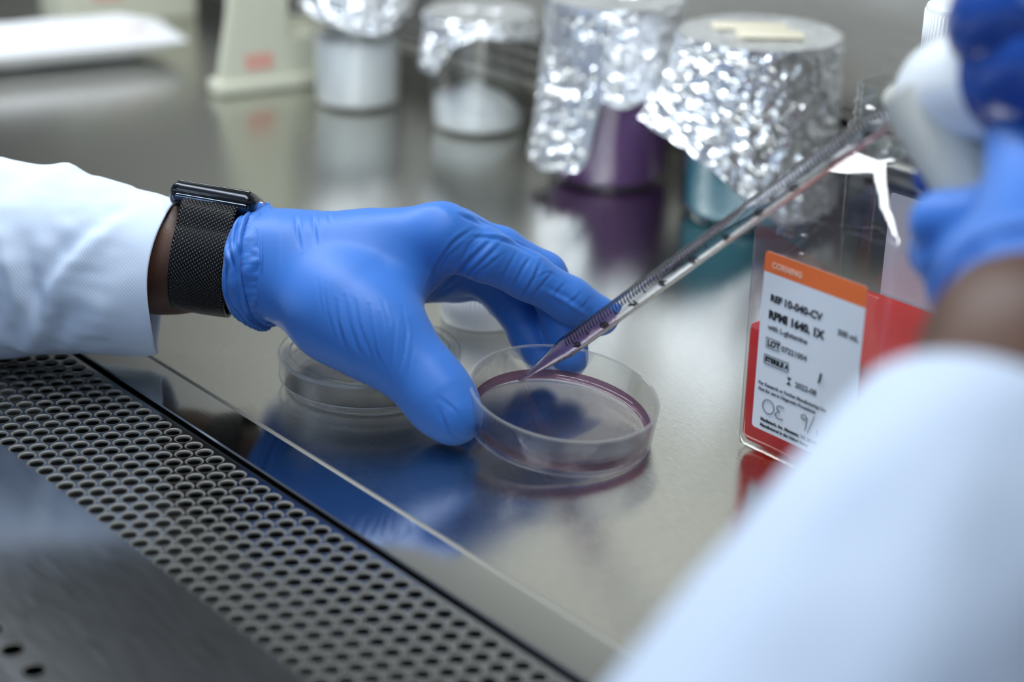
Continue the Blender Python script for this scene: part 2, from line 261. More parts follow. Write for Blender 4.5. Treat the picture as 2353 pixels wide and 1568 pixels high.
def lathe_data(prof, seg=64, mat4=None, off=0, phase=0.0):
    vs, fs = [], []; n = len(prof)
    for i in range(seg):
        a = 2 * PI * i / seg + phase
        for r, z in prof: vs.append(V((r * math.cos(a), r * math.sin(a), z)))
    for i in range(seg):
        j = (i + 1) % seg
        for k in range(n - 1): fs.append((off + i * n + k, off + j * n + k, off + j * n + k + 1, off + i * n + k + 1))
    if mat4 is not None: vs = [mat4 @ v for v in vs]
    return vs, fs
def lathe(name, prof, mat, parent=None, mat4=None, seg=64, angle=0.6):
    """solid of revolution; profile points on the axis are merged"""
    vs, fs = lathe_data(prof, seg, mat4)
    bm = bmesh.new(); bv = [bm.verts.new(v) for v in vs]
    for f in fs: bm.faces.new([bv[i] for i in f])
    bmesh.ops.remove_doubles(bm, verts=bm.verts, dist=1e-6)
    bmesh.ops.recalc_face_normals(bm, faces=bm.faces)
    return from_bm(name, bm, mat, parent, True, angle)
def tube_data(pts, rad, seg=8, off=0):
    vs, fs = [], []; pts = [V(p) for p in pts]; up = V((0.123, 0.456, 0.88)).normalized()
    for i, p in enumerate(pts):
        t = (pts[min(i + 1, len(pts) - 1)] - pts[max(i - 1, 0)]).normalized(); a = t.cross(up).normalized(); b = t.cross(a)
        r = rad[i] if hasattr(rad, '__len__') else rad
        for k in range(seg):
            c = 2 * PI * k / seg; vs.append(p + a * (r * math.cos(c)) + b * (r * math.sin(c)))
    for i in range(len(pts) - 1):
        for k in range(seg):
            k2 = (k + 1) % seg; fs.append((off + i * seg + k, off + i * seg + k2, off + (i + 1) * seg + k2, off + (i + 1) * seg + k))
    fs.append(tuple(off + k for k in range(seg))[::-1]); fs.append(tuple(off + (len(pts) - 1) * seg + k for k in range(seg)))
    return vs, fs
def tubes(name, lines, rad, mat, parent=None, seg=6):
    vs, fs = [], []
    for ln in lines:
        v, f = tube_data(ln, rad, seg, len(vs)); vs += v; fs += f
    return mesh(name, vs, fs, mat, parent)
def text(name, body, size, mat, parent, m4, align='LEFT', bold=0.0, ext=0.00004):
    cu = bpy.data.curves.new(name, 'FONT'); cu.body = body; cu.size = size; cu.align_x = align; cu.extrude = ext; cu.offset = bold; cu.resolution_u = 3
    tmp = bpy.data.objects.new('glyphs', cu); C.objects.link(tmp)
    bpy.context.view_layer.update(); me = bpy.data.meshes.new_from_object(tmp.evaluated_get(bpy.context.evaluated_depsgraph_get()))
    bpy.data.objects.remove(tmp); bpy.data.curves.remove(cu); me.name = name
    me.transform(m4); me.materials.clear()
    return link(name, me, parent, mat)

# implicit surfaces -> mesh -----------------------------------------------------
class Field:
    def __init__(s, lo, hi, h):
        s.h = h; s.lo = np.array(lo, np.float32); s.n = np.ceil((np.array(hi) - s.lo) / h).astype(int) + 1
        s.ax = [s.lo[i] + h * np.arange(s.n[i], dtype=np.float32) for i in range(3)]
    def new(s): return np.full(s.n, 0.05, np.float32)
    def cap(s, F, prim, k):
        a, ra, b, rb = prim; a = np.array(a); b = np.array(b); m = max(ra, rb) + 0.012 + k
        lo = np.clip(np.floor((np.minimum(a, b) - m - s.lo) / s.h).astype(int), 0, s.n - 1); hi = np.clip(np.ceil((np.maximum(a, b) + m - s.lo) / s.h).astype(int) + 1, 1, s.n)
        X = s.ax[0][lo[0]:hi[0], None, None]; Y = s.ax[1][None, lo[1]:hi[1], None]; Z = s.ax[2][None, None, lo[2]:hi[2]]
        d = b - a; L2 = float(d @ d) + 1e-12
        t = np.clip(((X - a[0]) * d[0] + (Y - a[1]) * d[1] + (Z - a[2]) * d[2]) / L2, 0, 1)
        D = np.sqrt((X - a[0] - t * d[0]) ** 2 + (Y - a[1] - t * d[1]) ** 2 + (Z - a[2] - t * d[2]) ** 2) - (ra + (rb - ra) * t)
        S = F[lo[0]:hi[0], lo[1]:hi[1], lo[2]:hi[2]]; S[...] = smin(S, D.astype(np.float32), k)
def smin(a, b, k):
    if k <= 0: return np.minimum(a, b)
    h = np.maximum(k - np.abs(a - b), 0) / k
    return np.minimum(a, b) - h * h * k * 0.25
def surface_nets(F, lo, h):
    nx, ny, nz = F.shape; S = F < 0
    cnt = np.zeros((nx - 1, ny - 1, nz - 1), np.int8)
    for i in (0, 1):
        for j in (0, 1):
            for k in (0, 1): cnt += S[i:nx - 1 + i, j:ny - 1 + j, k:nz - 1 + k]
    act = (cnt > 0) & (cnt < 8); idx = np.full(cnt.shape, -1, np.int64); I = np.argwhere(act); idx[act] = np.arange(len(I))
    acc = np.zeros((len(I), 3)); num = np.zeros(len(I))
    cor = [(i, j, k) for i in (0, 1) for j in (0, 1) for k in (0, 1)]
    for c0 in cor:
        for ax in range(3):
            if c0[ax]: continue
            c1 = list(c0); c1[ax] = 1
            f0 = F[I[:, 0] + c0[0], I[:, 1] + c0[1], I[:, 2] + c0[2]]; f1 = F[I[:, 0] + c1[0], I[:, 1] + c1[1], I[:, 2] + c1[2]]
            m = (f0 < 0) != (f1 < 0); t = np.where(m, f0 / np.where(m, f0 - f1, 1), 0)
            p = np.array(c0, float)[None] + t[:, None] * (np.array(c1) - np.array(c0))[None]
            acc += np.where(m[:, None], p, 0); num += m
    Vt = (I + acc / num[:, None]) * h + np.array(lo)
    Q = []
    for ax in range(3):
        sl0 = [slice(1, -1)] * 3; sl1 = [slice(1, -1)] * 3; sl0[ax] = slice(0, -1); sl1[ax] = slice(1, None)
        A = S[tuple(sl0)]; B = S[tuple(sl1)]; E = np.argwhere(A != B); 
        if not len(E): continue
        flip = A[E[:, 0], E[:, 1], E[:, 2]]
        off = np.ones(3, int); off[ax] = 0; G = E + off
        u, v = (ax + 1) % 3, (ax + 2) % 3
        def cell(du, dv):
            g = G.copy(); g[:, u] -= du; g[:, v] -= dv; return idx[g[:, 0], g[:, 1], g[:, 2]]
        q = np.stack([cell(1, 1), cell(0, 1), cell(0, 0), cell(1, 0)], 1)
        q[~flip] = q[~flip][:, ::-1]; Q.append(q)
    return Vt, np.concatenate(Q)
def smooth_mesh(Vt, Q, it=2, lam=0.5):
    e = np.concatenate([Q[:, [0, 1]], Q[:, [1, 2]], Q[:, [2, 3]], Q[:, [3, 0]]]); e = np.concatenate([e, e[:, ::-1]])
    for _ in range(it):
        s = np.zeros_like(Vt); c = np.zeros(len(Vt)); np.add.at(s, e[:, 0], Vt[e[:, 1]]); np.add.at(c, e[:, 0], 1)
        Vt = Vt + lam * (s / np.maximum(c, 1)[:, None] - Vt)
    return Vt
def normals(Vt, Q):
    N = np.zeros_like(Vt); fn = np.cross(Vt[Q[:, 2]] - Vt[Q[:, 0]], Vt[Q[:, 3]] - Vt[Q[:, 1]])
    for k in range(4): np.add.at(N, Q[:, k], fn)
    return N / np.maximum(np.linalg.norm(N, axis=1), 1e-12)[:, None]
def np_mesh(name, Vt, Q, mat, parent):
    me = bpy.data.meshes.new(name); me.from_pydata(Vt.tolist(), [], Q.tolist()); me.update()
    me.polygons.foreach_set('use_smooth', [True] * len(me.polygons))
    return link(name, me, parent, mat)

# ---------------------------------------------------------------- the cabinet (setting)
BACK, LEFT, RIGHT, TOP = 0.382, -1.60, 1.15, 0.72
wt = box('wall_back', (2.79, 0.02, 0.76), (-0.225, BACK + 0.01, 0.36), 0, M['steel_wall']); tag(wt, 'brushed steel rear wall of the cabinet', kind='structure')
for s, nme in ((LEFT - 0.01, 'wall_left'), (RIGHT + 0.01, 'wall_right')):
    w = box(nme, (0.02, 0.60, 0.76), (s, 0.09, 0.36), 0, M['dark_wall']); tag(w, 'dark side wall of the cabinet', kind='structure')
cl = box('ceiling', (2.79, 0.55, 0.02), (-0.225, 0.117, TOP + 0.01), 0, M['ceiling']); tag(cl, 'pale ceiling of the cabinet', kind='structure')

# rear exhaust grille: dark opening along the foot of the back wall, crossed by thin slats
rg = empty('exhaust_grille', (-0.225, BACK, 0.0), 'dark slatted exhaust grille along the foot of the rear wall', 'grille')
box('opening', (2.70, 0.004, 0.048), (-0.225, BACK - 0.0022, 0.030), 0, M['dark'], rg)
sl0 = box('slat', (2.70, 0.005, 0.0022), (-0.225, BACK - 0.0060, 0.010), 0.0005, M['steel_wall'], rg, None, 1)
for i in range(1, 5):
    o_ = sl0.copy(); C.objects.link(o_); o_.location = sl0.location + V((0, 0, 0.0105 * i))
# worktop with a folded front lip
prof = [(BACK, 0.0), (BACK, -0.0), (-0.1040, 0.0), (-0.1068, -0.0004), (-0.1085, -0.0012), (-0.1290, -0.0030), (-0.1300, -0.0036), (-0.1304, -0.0048), (-0.1304, -0.020), (BACK, -0.020)]
prof = [prof[0]] + prof[2:]
XS = (LEFT, RIGHT)
wt = empty('work_surface', (0, 0.1, -0.02), 'brushed stainless steel worktop carrying the dishes, bottles and beakers', 'worktop')
def extrude_profile(name, pr, x0, x1, mat, parent, closed=True):
    vs = [(x, y, z) for x in (x0, x1) for y, z in pr]; n = len(pr); fs = [(i, (i + 1) % n, n + (i + 1) % n, n + i) for i in range(n if closed else n - 1)]
    if closed: fs += [tuple(range(n))[::-1], tuple(range(n, 2 * n))]
    bm = bmesh.new(); bv = [bm.verts.new(v) for v in vs]
    for f in fs: bm.faces.new([bv[i] for i in f])
    bmesh.ops.recalc_face_normals(bm, faces=bm.faces)
    return from_bm(name, bm, mat, parent, False)
extrude_profile('steel_sheet', [(BACK, 0.0), (-0.1055, 0.0), (-0.1055, -0.02), (BACK, -0.02)], LEFT, RIGHT, M['steel_top'], wt)
M['edge_glint'] = P('edge_highlight_tone', (0.27, 0.262, 0.235), 0.45, 0.6)  # matte tan tone stands in for the highlight along the worktop's front edge
extrude_profile('folded_edge_highlight', [(-0.1052, 0.00001), (-0.1060, 0.00014), (-0.1070, 0.00004), (-0.1077, -0.00035), (-0.1070, -0.004), (-0.1052, -0.004)], LEFT, RIGHT, M['edge_glint'], wt)  # thin strip added along the fold to carry the painted highlight
extrude_profile('front_lip', [(-0.1055, -0.0001), (-0.1075, -0.00022), (-0.1298, -0.0010), (-0.1305, -0.0016), (-0.1305, -0.0032), (-0.1305, -0.020), (-0.1055, -0.020)], LEFT, RIGHT, M['steel_edge'], wt)

# perforated intake grille: every hole is a real hole with a rounded rim and a wall below it
M['nose'] = P('dull_dark_front_edge', (0.05, 0.052, 0.06), 0.65, 0.3)
def grille():
    g = empty('intake_grille', (0, -0.21, -0.03), 'perforated steel air intake grille along the front edge of the worktop', 'grille')
    p, rp, r, zt = 0.00907, 0.00787, 0.00325, -0.0022
    y_hi, rows = -0.1395, 9
    x0, x1 = -0.45, 0.45; nc = int((x1 - x0) / p)
    vs, fs = [], []
    rim = [(1.00 * r + 0.00085, 0.0), (1.0 * r + 0.00055, -0.00006), (r + 0.00022, -0.00025), (r, -0.00060), (r, -0.0013)]
    NS = 20
    for iy in range(rows):
        y = y_hi - iy * rp; sh = 0.5 * p * (iy % 2)
        for ix in range(nc):
            X = x0 + (ix + 0.5) * p + sh
            b = len(vs)
            # outer square ring
            for k in range(NS):
                a = 2 * PI * k / NS + PI / 4; c, s_ = math.cos(a), math.sin(a); q = max(abs(c), abs(s_))
                vs.append((X + c / q * p / 2, y + s_ / q * rp / 2, zt))
            for rr, dz in rim:
                for k in range(NS):
                    a = 2 * PI * k / NS + PI / 4; vs.append((X + rr * math.cos(a), y + rr * math.sin(a), zt + dz))
            for q in range(len(rim)):
                for k in range(NS):
                    k2 = (k + 1) % NS; fs.append((b + q * NS + k, b + q * NS + k2, b + (q + 1) * NS + k2, b + (q + 1) * NS + k))
        # fill the half pitch left at the row ends
    yt, yb = y_hi + rp / 2, y_hi - (rows - 0.5) * rp
    o = mesh('perforated_plate', vs, fs, M['steel_grille'], g, True, 0.9); o.data.materials.append(M['steel_rim'])
    o.data.polygons.foreach_set('material_index', np.tile(np.repeat([0, 1, 1, 1, 1], NS), rows * nc))
    # plain margins behind and in front of the holes
    extrude_profile('rear_margin', [(-0.1325, -0.018), (-0.1325, -0.0032), (-0.1330, -0.0025), (-0.1338, zt), (yt, zt), (yt, -0.004)], -0.5, 0.5, M['steel_grille'], g, False)
    # front apron with one row of larger slots
    ya = -0.2705; n2 = int(0.9 / 0.0172); vs, fs = [], []; r2 = 0.0042; hw = 0.0086; hh = 0.0080
    rim2 = [(r2 + 0.0004, 0), (r2 + 0.0001, -0.0001), (r2, -0.0003), (r2, -0.0005)]
    yc = -0.2775
    for ix in range(n2):
        X = -0.45 + (ix + 0.5) * 0.0172 + 0.0064; b = len(vs)
        for k in range(NS):
            a = 2 * PI * k / NS + PI / 4; c, s_ = math.cos(a), math.sin(a); q = max(abs(c), abs(s_)); vs.append((X + c / q * hw, yc + s_ / q * hh, zt))
        for rr, dz in rim2:
            for k in range(NS):
                a = 2 * PI * k / NS + PI / 4; vs.append((X + rr * math.cos(a), yc + rr * math.sin(a), zt + dz))
        for q in range(len(rim2)):
            for k in range(NS):
                k2 = (k + 1) % NS; fs.append((b + q * NS + k, b + q * NS + k2, b + (q + 1) * NS + k2, b + (q + 1) * NS + k))
    o = mesh('slotted_plate', vs, fs, M['steel_grille'], g, False); o.data.materials.append(M['steel_rim'])
    o.data.polygons.foreach_set('material_index', np.tile(np.repeat([0, 1, 2, 2], NS), n2)); o.data.materials.append(M['dark'])
    extrude_profile('plain_apron', [(yb, zt), (yc + hh, zt)], -0.5, 0.5, M['steel_grille'], g, False)
    extrude_profile('rounded_nose', [(yc - hh, zt)] + [(yc - hh - 0.004 - 0.02 * math.sin(t), zt - 0.02 * (1 - math.cos(t))) for t in np.linspace(0, PI / 2, 9)] + [(yc - hh - 0.024, -0.16)], -0.6, 0.6, M['nose'], g, False)
    bm = bmesh.new(); rbox(bm, (1.1, 0.175, 0.004), (0, -0.2175, -0.040), 0); from_bm('plenum_floor', bm, M['dark'], g)
    bm = bmesh.new(); rbox(bm, (1.1, 0.004, 0.034), (0, -0.1338, -0.024), 0); from_bm('plenum_back', bm, M['dark'], g)
grille()

# lamp housing in the cabinet ceiling (the tubes' light is the area lamp above)
lm = empty('ceiling_lamp', (-0.52, -0.06, TOP), 'long fluorescent lamp fitted under the cabinet ceiling', 'lamp')
box('lamp_housing', (1.64, 0.12, 0.012), (-0.52, -0.06, TOP - 0.006), 0.002, M['white'], lm)
tubes('tube', [[(-1.31, -0.035, TOP - 0.016), (0.27, -0.035, TOP - 0.016)]], 0.004, M['lamp'], lm)
tubes('tube', [[(-1.31, -0.085, TOP - 0.016), (0.27, -0.085, TOP - 0.016)]], 0.004, M['lamp'], lm)

# ---------------------------------------------------------------- the open dish, tipped by the hand
def norm(v): v = V(v); return v.normalized()
nD = norm((0.1398, 0.0252, 0.9899)); xD = norm(V((1, 0, 0)) - nD * nD.x); yD = nD.cross(xD)
rimC = V((0.0101, -0.008, 0.0249)); RB = 0.0424; HD = 0.0186
baseC = rimC - nD * HD
baseC.z += RB * math.sqrt(1 - nD.z ** 2) - baseC.z + 0.0002      # lowest point of the tipped base rests on the steel
Md = frame(baseC, xD, yD, nD)
dish = empty('culture_dish', baseC, 'open clear round culture dish of thin purple medium held tipped by the gloved hand', 'dish')
r1, t = 0.0434, 0.0011
prof = [(0, 0.0007), (RB - 0.0022, 0.0007), (RB - 0.0018, 0.0), (RB - 0.0006, 0.0), (RB, 0.0006), (RB + 0.0003, 0.004), (r1 - 0.0001, HD - 0.0006), (r1 - 0.0004, HD - 0.0001), (r1 - 0.0009, HD),
        (r1 - t - 0.0002, HD - 0.0003), (r1 - t - 0.0003, HD - 0.001), (RB + 0.0003 - t, 0.004), (RB - t - 0.0002, 0.0028), (RB - t - 0.0012, 0.0020), (0, 0.0020)]
lathe('dish_body', prof, M['dish'], dish, Md, 128, 0.5)
lathe('rim', [(r1 + 0.0001, HD - 0.0008), (r1 + 0.0001, HD + 0.00005), (r1 - t - 0.0002, HD + 0.00005), (r1 - t - 0.0003, HD - 0.0008)], M['frost'], dish, Md, 128, 0.6)
lathe('foot_ring', [(RB - 0.0019, 0.0001), (RB - 0.0018, -0.0001), (RB - 0.0006, -0.0001), (RB - 0.0005, 0.0001)], M['frost'], dish, Md, 128, 0.6)
# medium: pooled toward the low side of the tipped dish, with a meniscus climbing the wall
def medium():
    NR, NA = 26, 96; vs, fs = [], []
    low = V((nD.x, nD.y)).normalized()       # downhill in plan
    def top(r, a):
        # height above dish floor in the dish frame
        x, y = r * math.cos(a), r * math.sin(a)
        q = (x * low.x + y * low.y) / RB
        hgt = 0.0016 + 0.0026 * max(0.0, q + 0.05) ** 1.5
        m = math.exp(-(RB - t - 0.0005 - r) / 0.0011)
        return 0.0021 + hgt + 0.0016 * m
    rm = RB - t - 0.0001
    for i in range(NR + 1):
        r = rm * (i / NR) ** 0.6
        for k in range(NA): vs.append(Md @ V((r * math.cos(2 * PI * k / NA), r * math.sin(2 * PI * k / NA), top(r, 2 * PI * k / NA))))
    for i in range(NR):
        for k in range(NA):
            k2 = (k + 1) % NA; fs.append((i * NA + k, (i + 1) * NA + k, (i + 1) * NA + k2, i * NA + k2))
    b = len(vs)
    for r, z in ((rm, 0.0032), (rm - 0.0012, 0.00212), (0.0001, 0.00212)):
        for k in range(NA): vs.append(Md @ V((r * math.cos(2 * PI * k / NA), r * math.sin(2 * PI * k / NA), z)))
    for q, (s0, s1) in enumerate(((NR * NA, b), (b, b + NA), (b + NA, b + 2 * NA))):
        for k in range(NA):
            k2 = (k + 1) % NA; fs.append((s0 + k, s1 + k, s1 + k2, s0 + k2))
    bm = bmesh.new(); bv = [bm.verts.new(v) for v in vs]
    for f in fs: bm.faces.new([bv[i] for i in f])
    bmesh.ops.remove_doubles(bm, verts=bm.verts, dist=1e-6)
    bmesh.ops.holes_fill(bm, edges=bm.edges); bmesh.ops.recalc_face_normals(bm, faces=bm.faces)
    from_bm('medium', bm, M['medium'], dish, True, 1.2)['label'] = 'shallow pale purple medium with a darker edge'
medium()
rm_ = RB - t - 0.00025
o = lathe('medium_edge', [(rm_ - 0.0022, 0.0028), (rm_ - 0.0009, 0.0034), (rm_ - 0.0003, 0.0046), (rm_, 0.0066), (rm_ + 0.0001, 0.0024), (rm_ - 0.0016, 0.0024)], M['edge'], dish, Md, 128, 0.9); o['label'] = 'dark purple edge of the medium climbing the wall'
# three bubbles at the meniscus
# ---------------------------------------------------------------- the closed dish behind
c0 = V((REAR_DISH[0], REAR_DISH[1], 0))
cd = empty('culture_dish', c0, 'empty clear round culture dish with its lid on, under the gloved hand', 'dish')
Mc = Matrix.Translation(c0)
rb = 0.0415
lathe('dish_body', [(0, 0.0008), (rb - 0.003, 0.0008), (rb - 0.0024, 0.0002), (rb - 0.0012, 0.0002), (rb - 0.0005, 0.001), (rb, 0.0145), (rb - 0.0011, 0.0145), (rb - 0.0016, 0.0022), (rb - 0.0024, 0.0018), (0, 0.0018)], M['dish_thin'], cd, Mc, 128, 0.5)
rl = 0.0440
lathe('lid', [(0, 0.0153), (rb - 0.0036, 0.0153), (rb - 0.0030, 0.0158), (rb + 0.0008, 0.0158), (rl - 0.0012, 0.0150), (rl - 0.0011, 0.0055), (rl, 0.0055), (rl + 0.0001, 0.0158), (rl - 0.0004, 0.0166), (rl - 0.0014, 0.0168), (rb - 0.0028, 0.0168), (rb - 0.0036, 0.0163), (0, 0.0163)], M['dish_thin'], cd, Mc, 128, 0.5)

M['frost_lid'] = frosted('frosted_lid_edge', 0.45)
lathe('lid_rim', [(rb - 0.0026, 0.01695), (rb - 0.0030, 0.01690), (rb - 0.0037, 0.01640)], M['frost_lid'], cd, Mc, 128, 0.6)
lathe('lid_rim', [(rl + 0.0002, 0.0152), (rl - 0.0003, 0.0167), (rl - 0.0011, 0.01695)], M['frost_lid'], cd, Mc, 128, 0.6)
lathe('lid_skirt_edge', [(rl - 0.0008, 0.0054), (rl + 0.0001, 0.0054), (rl + 0.0001, 0.0060)], M['frost_lid'], cd, Mc, 128, 0.6)
lathe('foot_ring', [(rb - 0.0026, 0.00015), (rb - 0.0012, 0.0001), (rb - 0.0003, 0.0011)], M['frost'], cd, Mc, 128, 0.6)
# ---------------------------------------------------------------- pipette with purple liquid
tip, top = V(PIP_TIP), V(PIP_TOP)
pd = (top - tip).normalized(); LP = (top - tip).length
tocam = (V(CAM_LOC) - tip).normalized()
pz = pd; px_ = norm(tocam - pz * tocam.dot(pz)); py_ = pz.cross(px_)         # px_ faces the camera side
Mp = frame(tip, px_, py_, pz)
pip = empty('serological_pipette', tip, 'clear graduated pipette dipping purple liquid into the open dish', 'pipette')
RO, RI = 0.0049, 0.0040
LT = LP - 0.0045
prof_o = [(0.0011, 0), (0.0014, 0.009), (0.0017, 0.011), (0.0026, 0.019), (RO - 0.0004, 0.034), (RO, 0.037), (RO, LT)]
prof_i = [(RI, LT), (RI, 0.037), (RI - 0.0004, 0.035), (0.0018, 0.019), (0.0010, 0.011), (0.0006, 0.009), (0.0005, 0)]
vs, fs = lathe_data(prof_o + prof_i + [prof_o[0]], 48, Mp)
bm = bmesh.new(); bv = [bm.verts.new(v) for v in vs]
for f in fs: bm.faces.new([bv[i] for i in f])
bmesh.ops.remove_doubles(bm, verts=bm.verts, dist=1e-7); bmesh.ops.recalc_face_normals(bm, faces=bm.faces)
from_bm('tube', bm, M['pip'], pip, True, 0.6)
MLs = 0.0205; z9 = 0.0465; z8 = z9 + MLs
q = 0.00008
lathe('liquid', [(0, 0.0005), (0.0004, 0.0005), (0.0006 - q, 0.009), (0.0010 - q, 0.011), (0.0018 - q, 0.019), (RI - 0.0004 - q, 0.035), (RI - q, 0.037), (RI - q, z8 + 0.0025), (RI - 0.001, z8 + 0.0012), (0, z8 + 0.0008)], M['pip_liq'], pip, Mp, 40, 0.7)
# graduation marks: arcs printed on the tube, short, medium and full
vs, fs = [], []
def arc(z, a0, a1, w=0.00013, r=RO + 0.00004):
    global vs, fs
    n = 10; b = len(vs)
    for i in range(n + 1):
        a = a0 + (a1 - a0) * i / n
        for dz in (-w, w): vs.append(Mp @ V((r * math.cos(a), r * math.sin(a), z + dz)))
    for i in range(n): fs.append((b + 2 * i, b + 2 * i + 1, b + 2 * i + 3, b + 2 * i + 2))
SG = PG = 1.0
for i in range(-2, 100):
    z = z9 + (i * 0.1) * MLs
    if z > LP - 0.004: break
    if i % 10 == 0: arc(z, -2.1, 0.75, 0.00042)
    elif i % 5 == 0: arc(z, -2.1, 0.25, 0.00042)
    else: arc(z, -2.1, -0.05, 0.00040)
mk = mesh('graduation_marks', vs, fs, M['ink'], pip); mk['kind'] = 'stuff'
for i, dgt in enumerate('9876543210'):
    z = z9 + i * MLs
    if z > LP - 0.008: break
    a = 0.38
    rd = px_ * math.cos(a) + py_ * math.sin(a); tg = pz.cross(rd)
    text('numeral', dgt, 0.0062, M['ink'], pip, frame(tip + pz * (z - 0.0015) + rd * (RO + 0.00012), tg, pz, rd), 'CENTER', 0.00022)

# ---------------------------------------------------------------- square bottle of red medium
def sq_ring(w, rc, z, n=6, cxy=(0, 0)):
    pts = []
    for qx, qy, a0 in ((1, 1, 0), (-1, 1, PI / 2), (-1, -1, PI), (1, -1, 1.5 * PI)):
        for k in range(n):
            a = a0 + PI / 2 * k / (n - 1); pts.append(V((cxy[0] + qx * (w / 2 - rc) + rc * math.cos(a), cxy[1] + qy * (w / 2 - rc) + rc * math.sin(a), z)))
    return pts
def loft(name, rings, mat, parent, cap0=True, cap1=True, angle=0.9, smooth=True):
    n = len(rings[0]); vs = [v for r in rings for v in r]; fs = []
    for i in range(len(rings) - 1):
        for k in range(n):
            k2 = (k + 1) % n; fs.append((i * n + k, i * n + k2, (i + 1) * n + k2, (i + 1) * n + k))
    if cap0: fs.append(tuple(range(n))[::-1])
    if cap1: fs.append(tuple((len(rings) - 1) * n + k for k in range(n)))
    return mesh(name, vs, fs, mat, parent, smooth, angle)
def bottle(cxy, w, name, label, cat):
    b = empty(name, (cxy[0], cxy[1], 0), label, cat)
    R = []
    for z, ww, rc in ((0.0005, w - 0.008, 0.003), (0.0008, w - 0.005, 0.004), (0.003, w - 0.001, 0.005), (0.007, w, 0.0055), (0.116, w, 0.0055), (0.121, w - 0.003, 0.012), (0.128, w - 0.014, 0.019)):
        R.append(sq_ring(ww, rc, z, 8, cxy))
    N = len(R[0])
    def circ(r, z):
        # circle sampled to follow the square ring's angles
        out = []
        for v in R[-1]:
            a = math.atan2(v.y - cxy[1], v.x - cxy[0]); out.append(V((cxy[0] + r * math.cos(a), cxy[1] + r * math.sin(a), z)))
        return out
    def mix(A, B, f): return [a.lerp(c, f) for a, c in zip(A, B)]
    R.append([V((*mix(R[-1], circ(0.022, 0.0), 0.5)[i].xy, 0.136)) for i in range(N)])
    R.append(circ(0.0205, 0.142)); R.append(circ(0.0172, 0.1455)); R.append(circ(0.0165, 0.148))
    for z, r in ((0.1500, 0.0165), (0.1504, 0.0190), (0.1520, 0.0190), (0.1524, 0.0165), (0.1560, 0.0165), (0.1568, 0.0176), (0.1578, 0.0165), (0.1610, 0.0165), (0.1618, 0.0176), (0.1628, 0.0165), (0.1690, 0.0165), (0.1700, 0.0160), (0.1700, 0.0148), (0.1660, 0.0146), (0.1500, 0.0146), (0.1440, 0.0158)):
        R.append(circ(r, z))
    loft('bottle_body', R, M['bottle'], b, True, False, 0.7)
    return b
WB = 0.0800
y0 = 0.0494
bc = (0.0612 + WB / 2, y0 + WB / 2)
bt = bottle(bc, WB, 'media_bottle', 'uncapped square clear bottle half full of red medium with orange and white label', 'bottle')
lv = 0.0585; wl = WB - 0.0026
loft('red_medium', [sq_ring(wl - 0.012, 0.006, 0.0022, 8, bc), sq_ring(wl - 0.003, 0.004, 0.0045, 8, bc), sq_ring(wl, 0.0045, 0.008, 8, bc), sq_ring(wl, 0.0045, lv - 0.001, 8, bc), sq_ring(wl - 0.0004, 0.0045, lv + 0.0006, 8, bc), sq_ring(wl - 0.004, 0.0045, lv - 0.0002, 8, bc)], M['red'], bt)['label'] = 'red liquid medium'
# label on the front face
LX0, LX1, LZ0, LZ1 = 0.0716, 0.1270, 0.0142, 0.0972
yl = y0 - 0.0002
def round_rect(x0, x1, z0, z1, r, n=5):
    p = []
    for qx, qz, a0 in ((x1 - r, z1 - r, 0), (x0 + r, z1 - r, PI / 2), (x0 + r, z0 + r, PI), (x1 - r, z0 + r, 1.5 * PI)):
        for k in range(n):
            a = a0 + PI / 2 * k / (n - 1); p.append((qx + r * math.cos(a), qz + r * math.sin(a)))
    return p
def plate(name, poly, y, th, mat, parent):
    n = len(poly); vs = [(x, y, z) for x, z in poly] + [(x, y - th, z) for x, z in poly]
    fs = [tuple(range(n))[::-1], tuple(range(n, 2 * n))] + [(i, (i + 1) % n, n + (i + 1) % n, n + i) for i in range(n)]
    bm = bmesh.new(); bv = [bm.verts.new(v) for v in vs]
    for f in fs: bm.faces.new([bv[i] for i in f])
    bmesh.ops.recalc_face_normals(bm, faces=bm.faces); return from_bm(name, bm, mat, parent, False)
lab = plate('label', round_rect(LX0, LX1, LZ0, LZ1, 0.0016), yl, 0.0001, M['label'], bt); lab['label'] = 'white printed paper label with orange top band'
ob = [p for p in round_rect(LX0, LX1, LZ0, LZ1, 0.0016) if p[1] > 0.05]
plate('orange_band', ob + [(LX0, 0.0880), (LX1, 0.0880)], yl - 0.0001, 0.00005, M['orange'], lab)
yt_ = yl - 0.00022
def lt(body, x, z, size, mat='ink', bold=0.0, al='LEFT'):
    return text('printed_text', body, size, M[mat], lab, frame((x, yt_, z), (1, 0, 0), (0, 0, 1), (0, -1, 0)), al, bold)
lt('CORNING', LX0 + 0.0042, 0.0906, 0.0036, 'white_ink', 0.00012)
lt('REF', LX0 + 0.0048, 0.0756, 0.0042, 'ink', 0.0002); lt('10-040-CV', LX0 + 0.0122, 0.0753, 0.0048, 'ink', 0.0002)
lt('RPMI 1640, 1X', LX0 + 0.0046, 0.0676, 0.0050, 'ink', 0.0003); lt('with L-glutamine', LX0 + 0.0048, 0.0624, 0.0033, 'grey_ink', 0.0001)
lt('500 mL', LX0 + 0.0425, 0.0722, 0.0036, 'grey_ink', 0.00012)
lt('LOT', LX0 + 0.0052, 0.0549, 0.0037, 'ink', 0.0002); lt('07221004', LX0 + 0.0132, 0.0547, 0.0036, 'grey_ink', 0.0001)
lt('STERILE A', LX0 + 0.0046, 0.0473, 0.0031, 'ink', 0.00022)
lt('2022-08', LX0 + 0.0225, 0.0410, 0.0036, 'grey_ink', 0.0001)
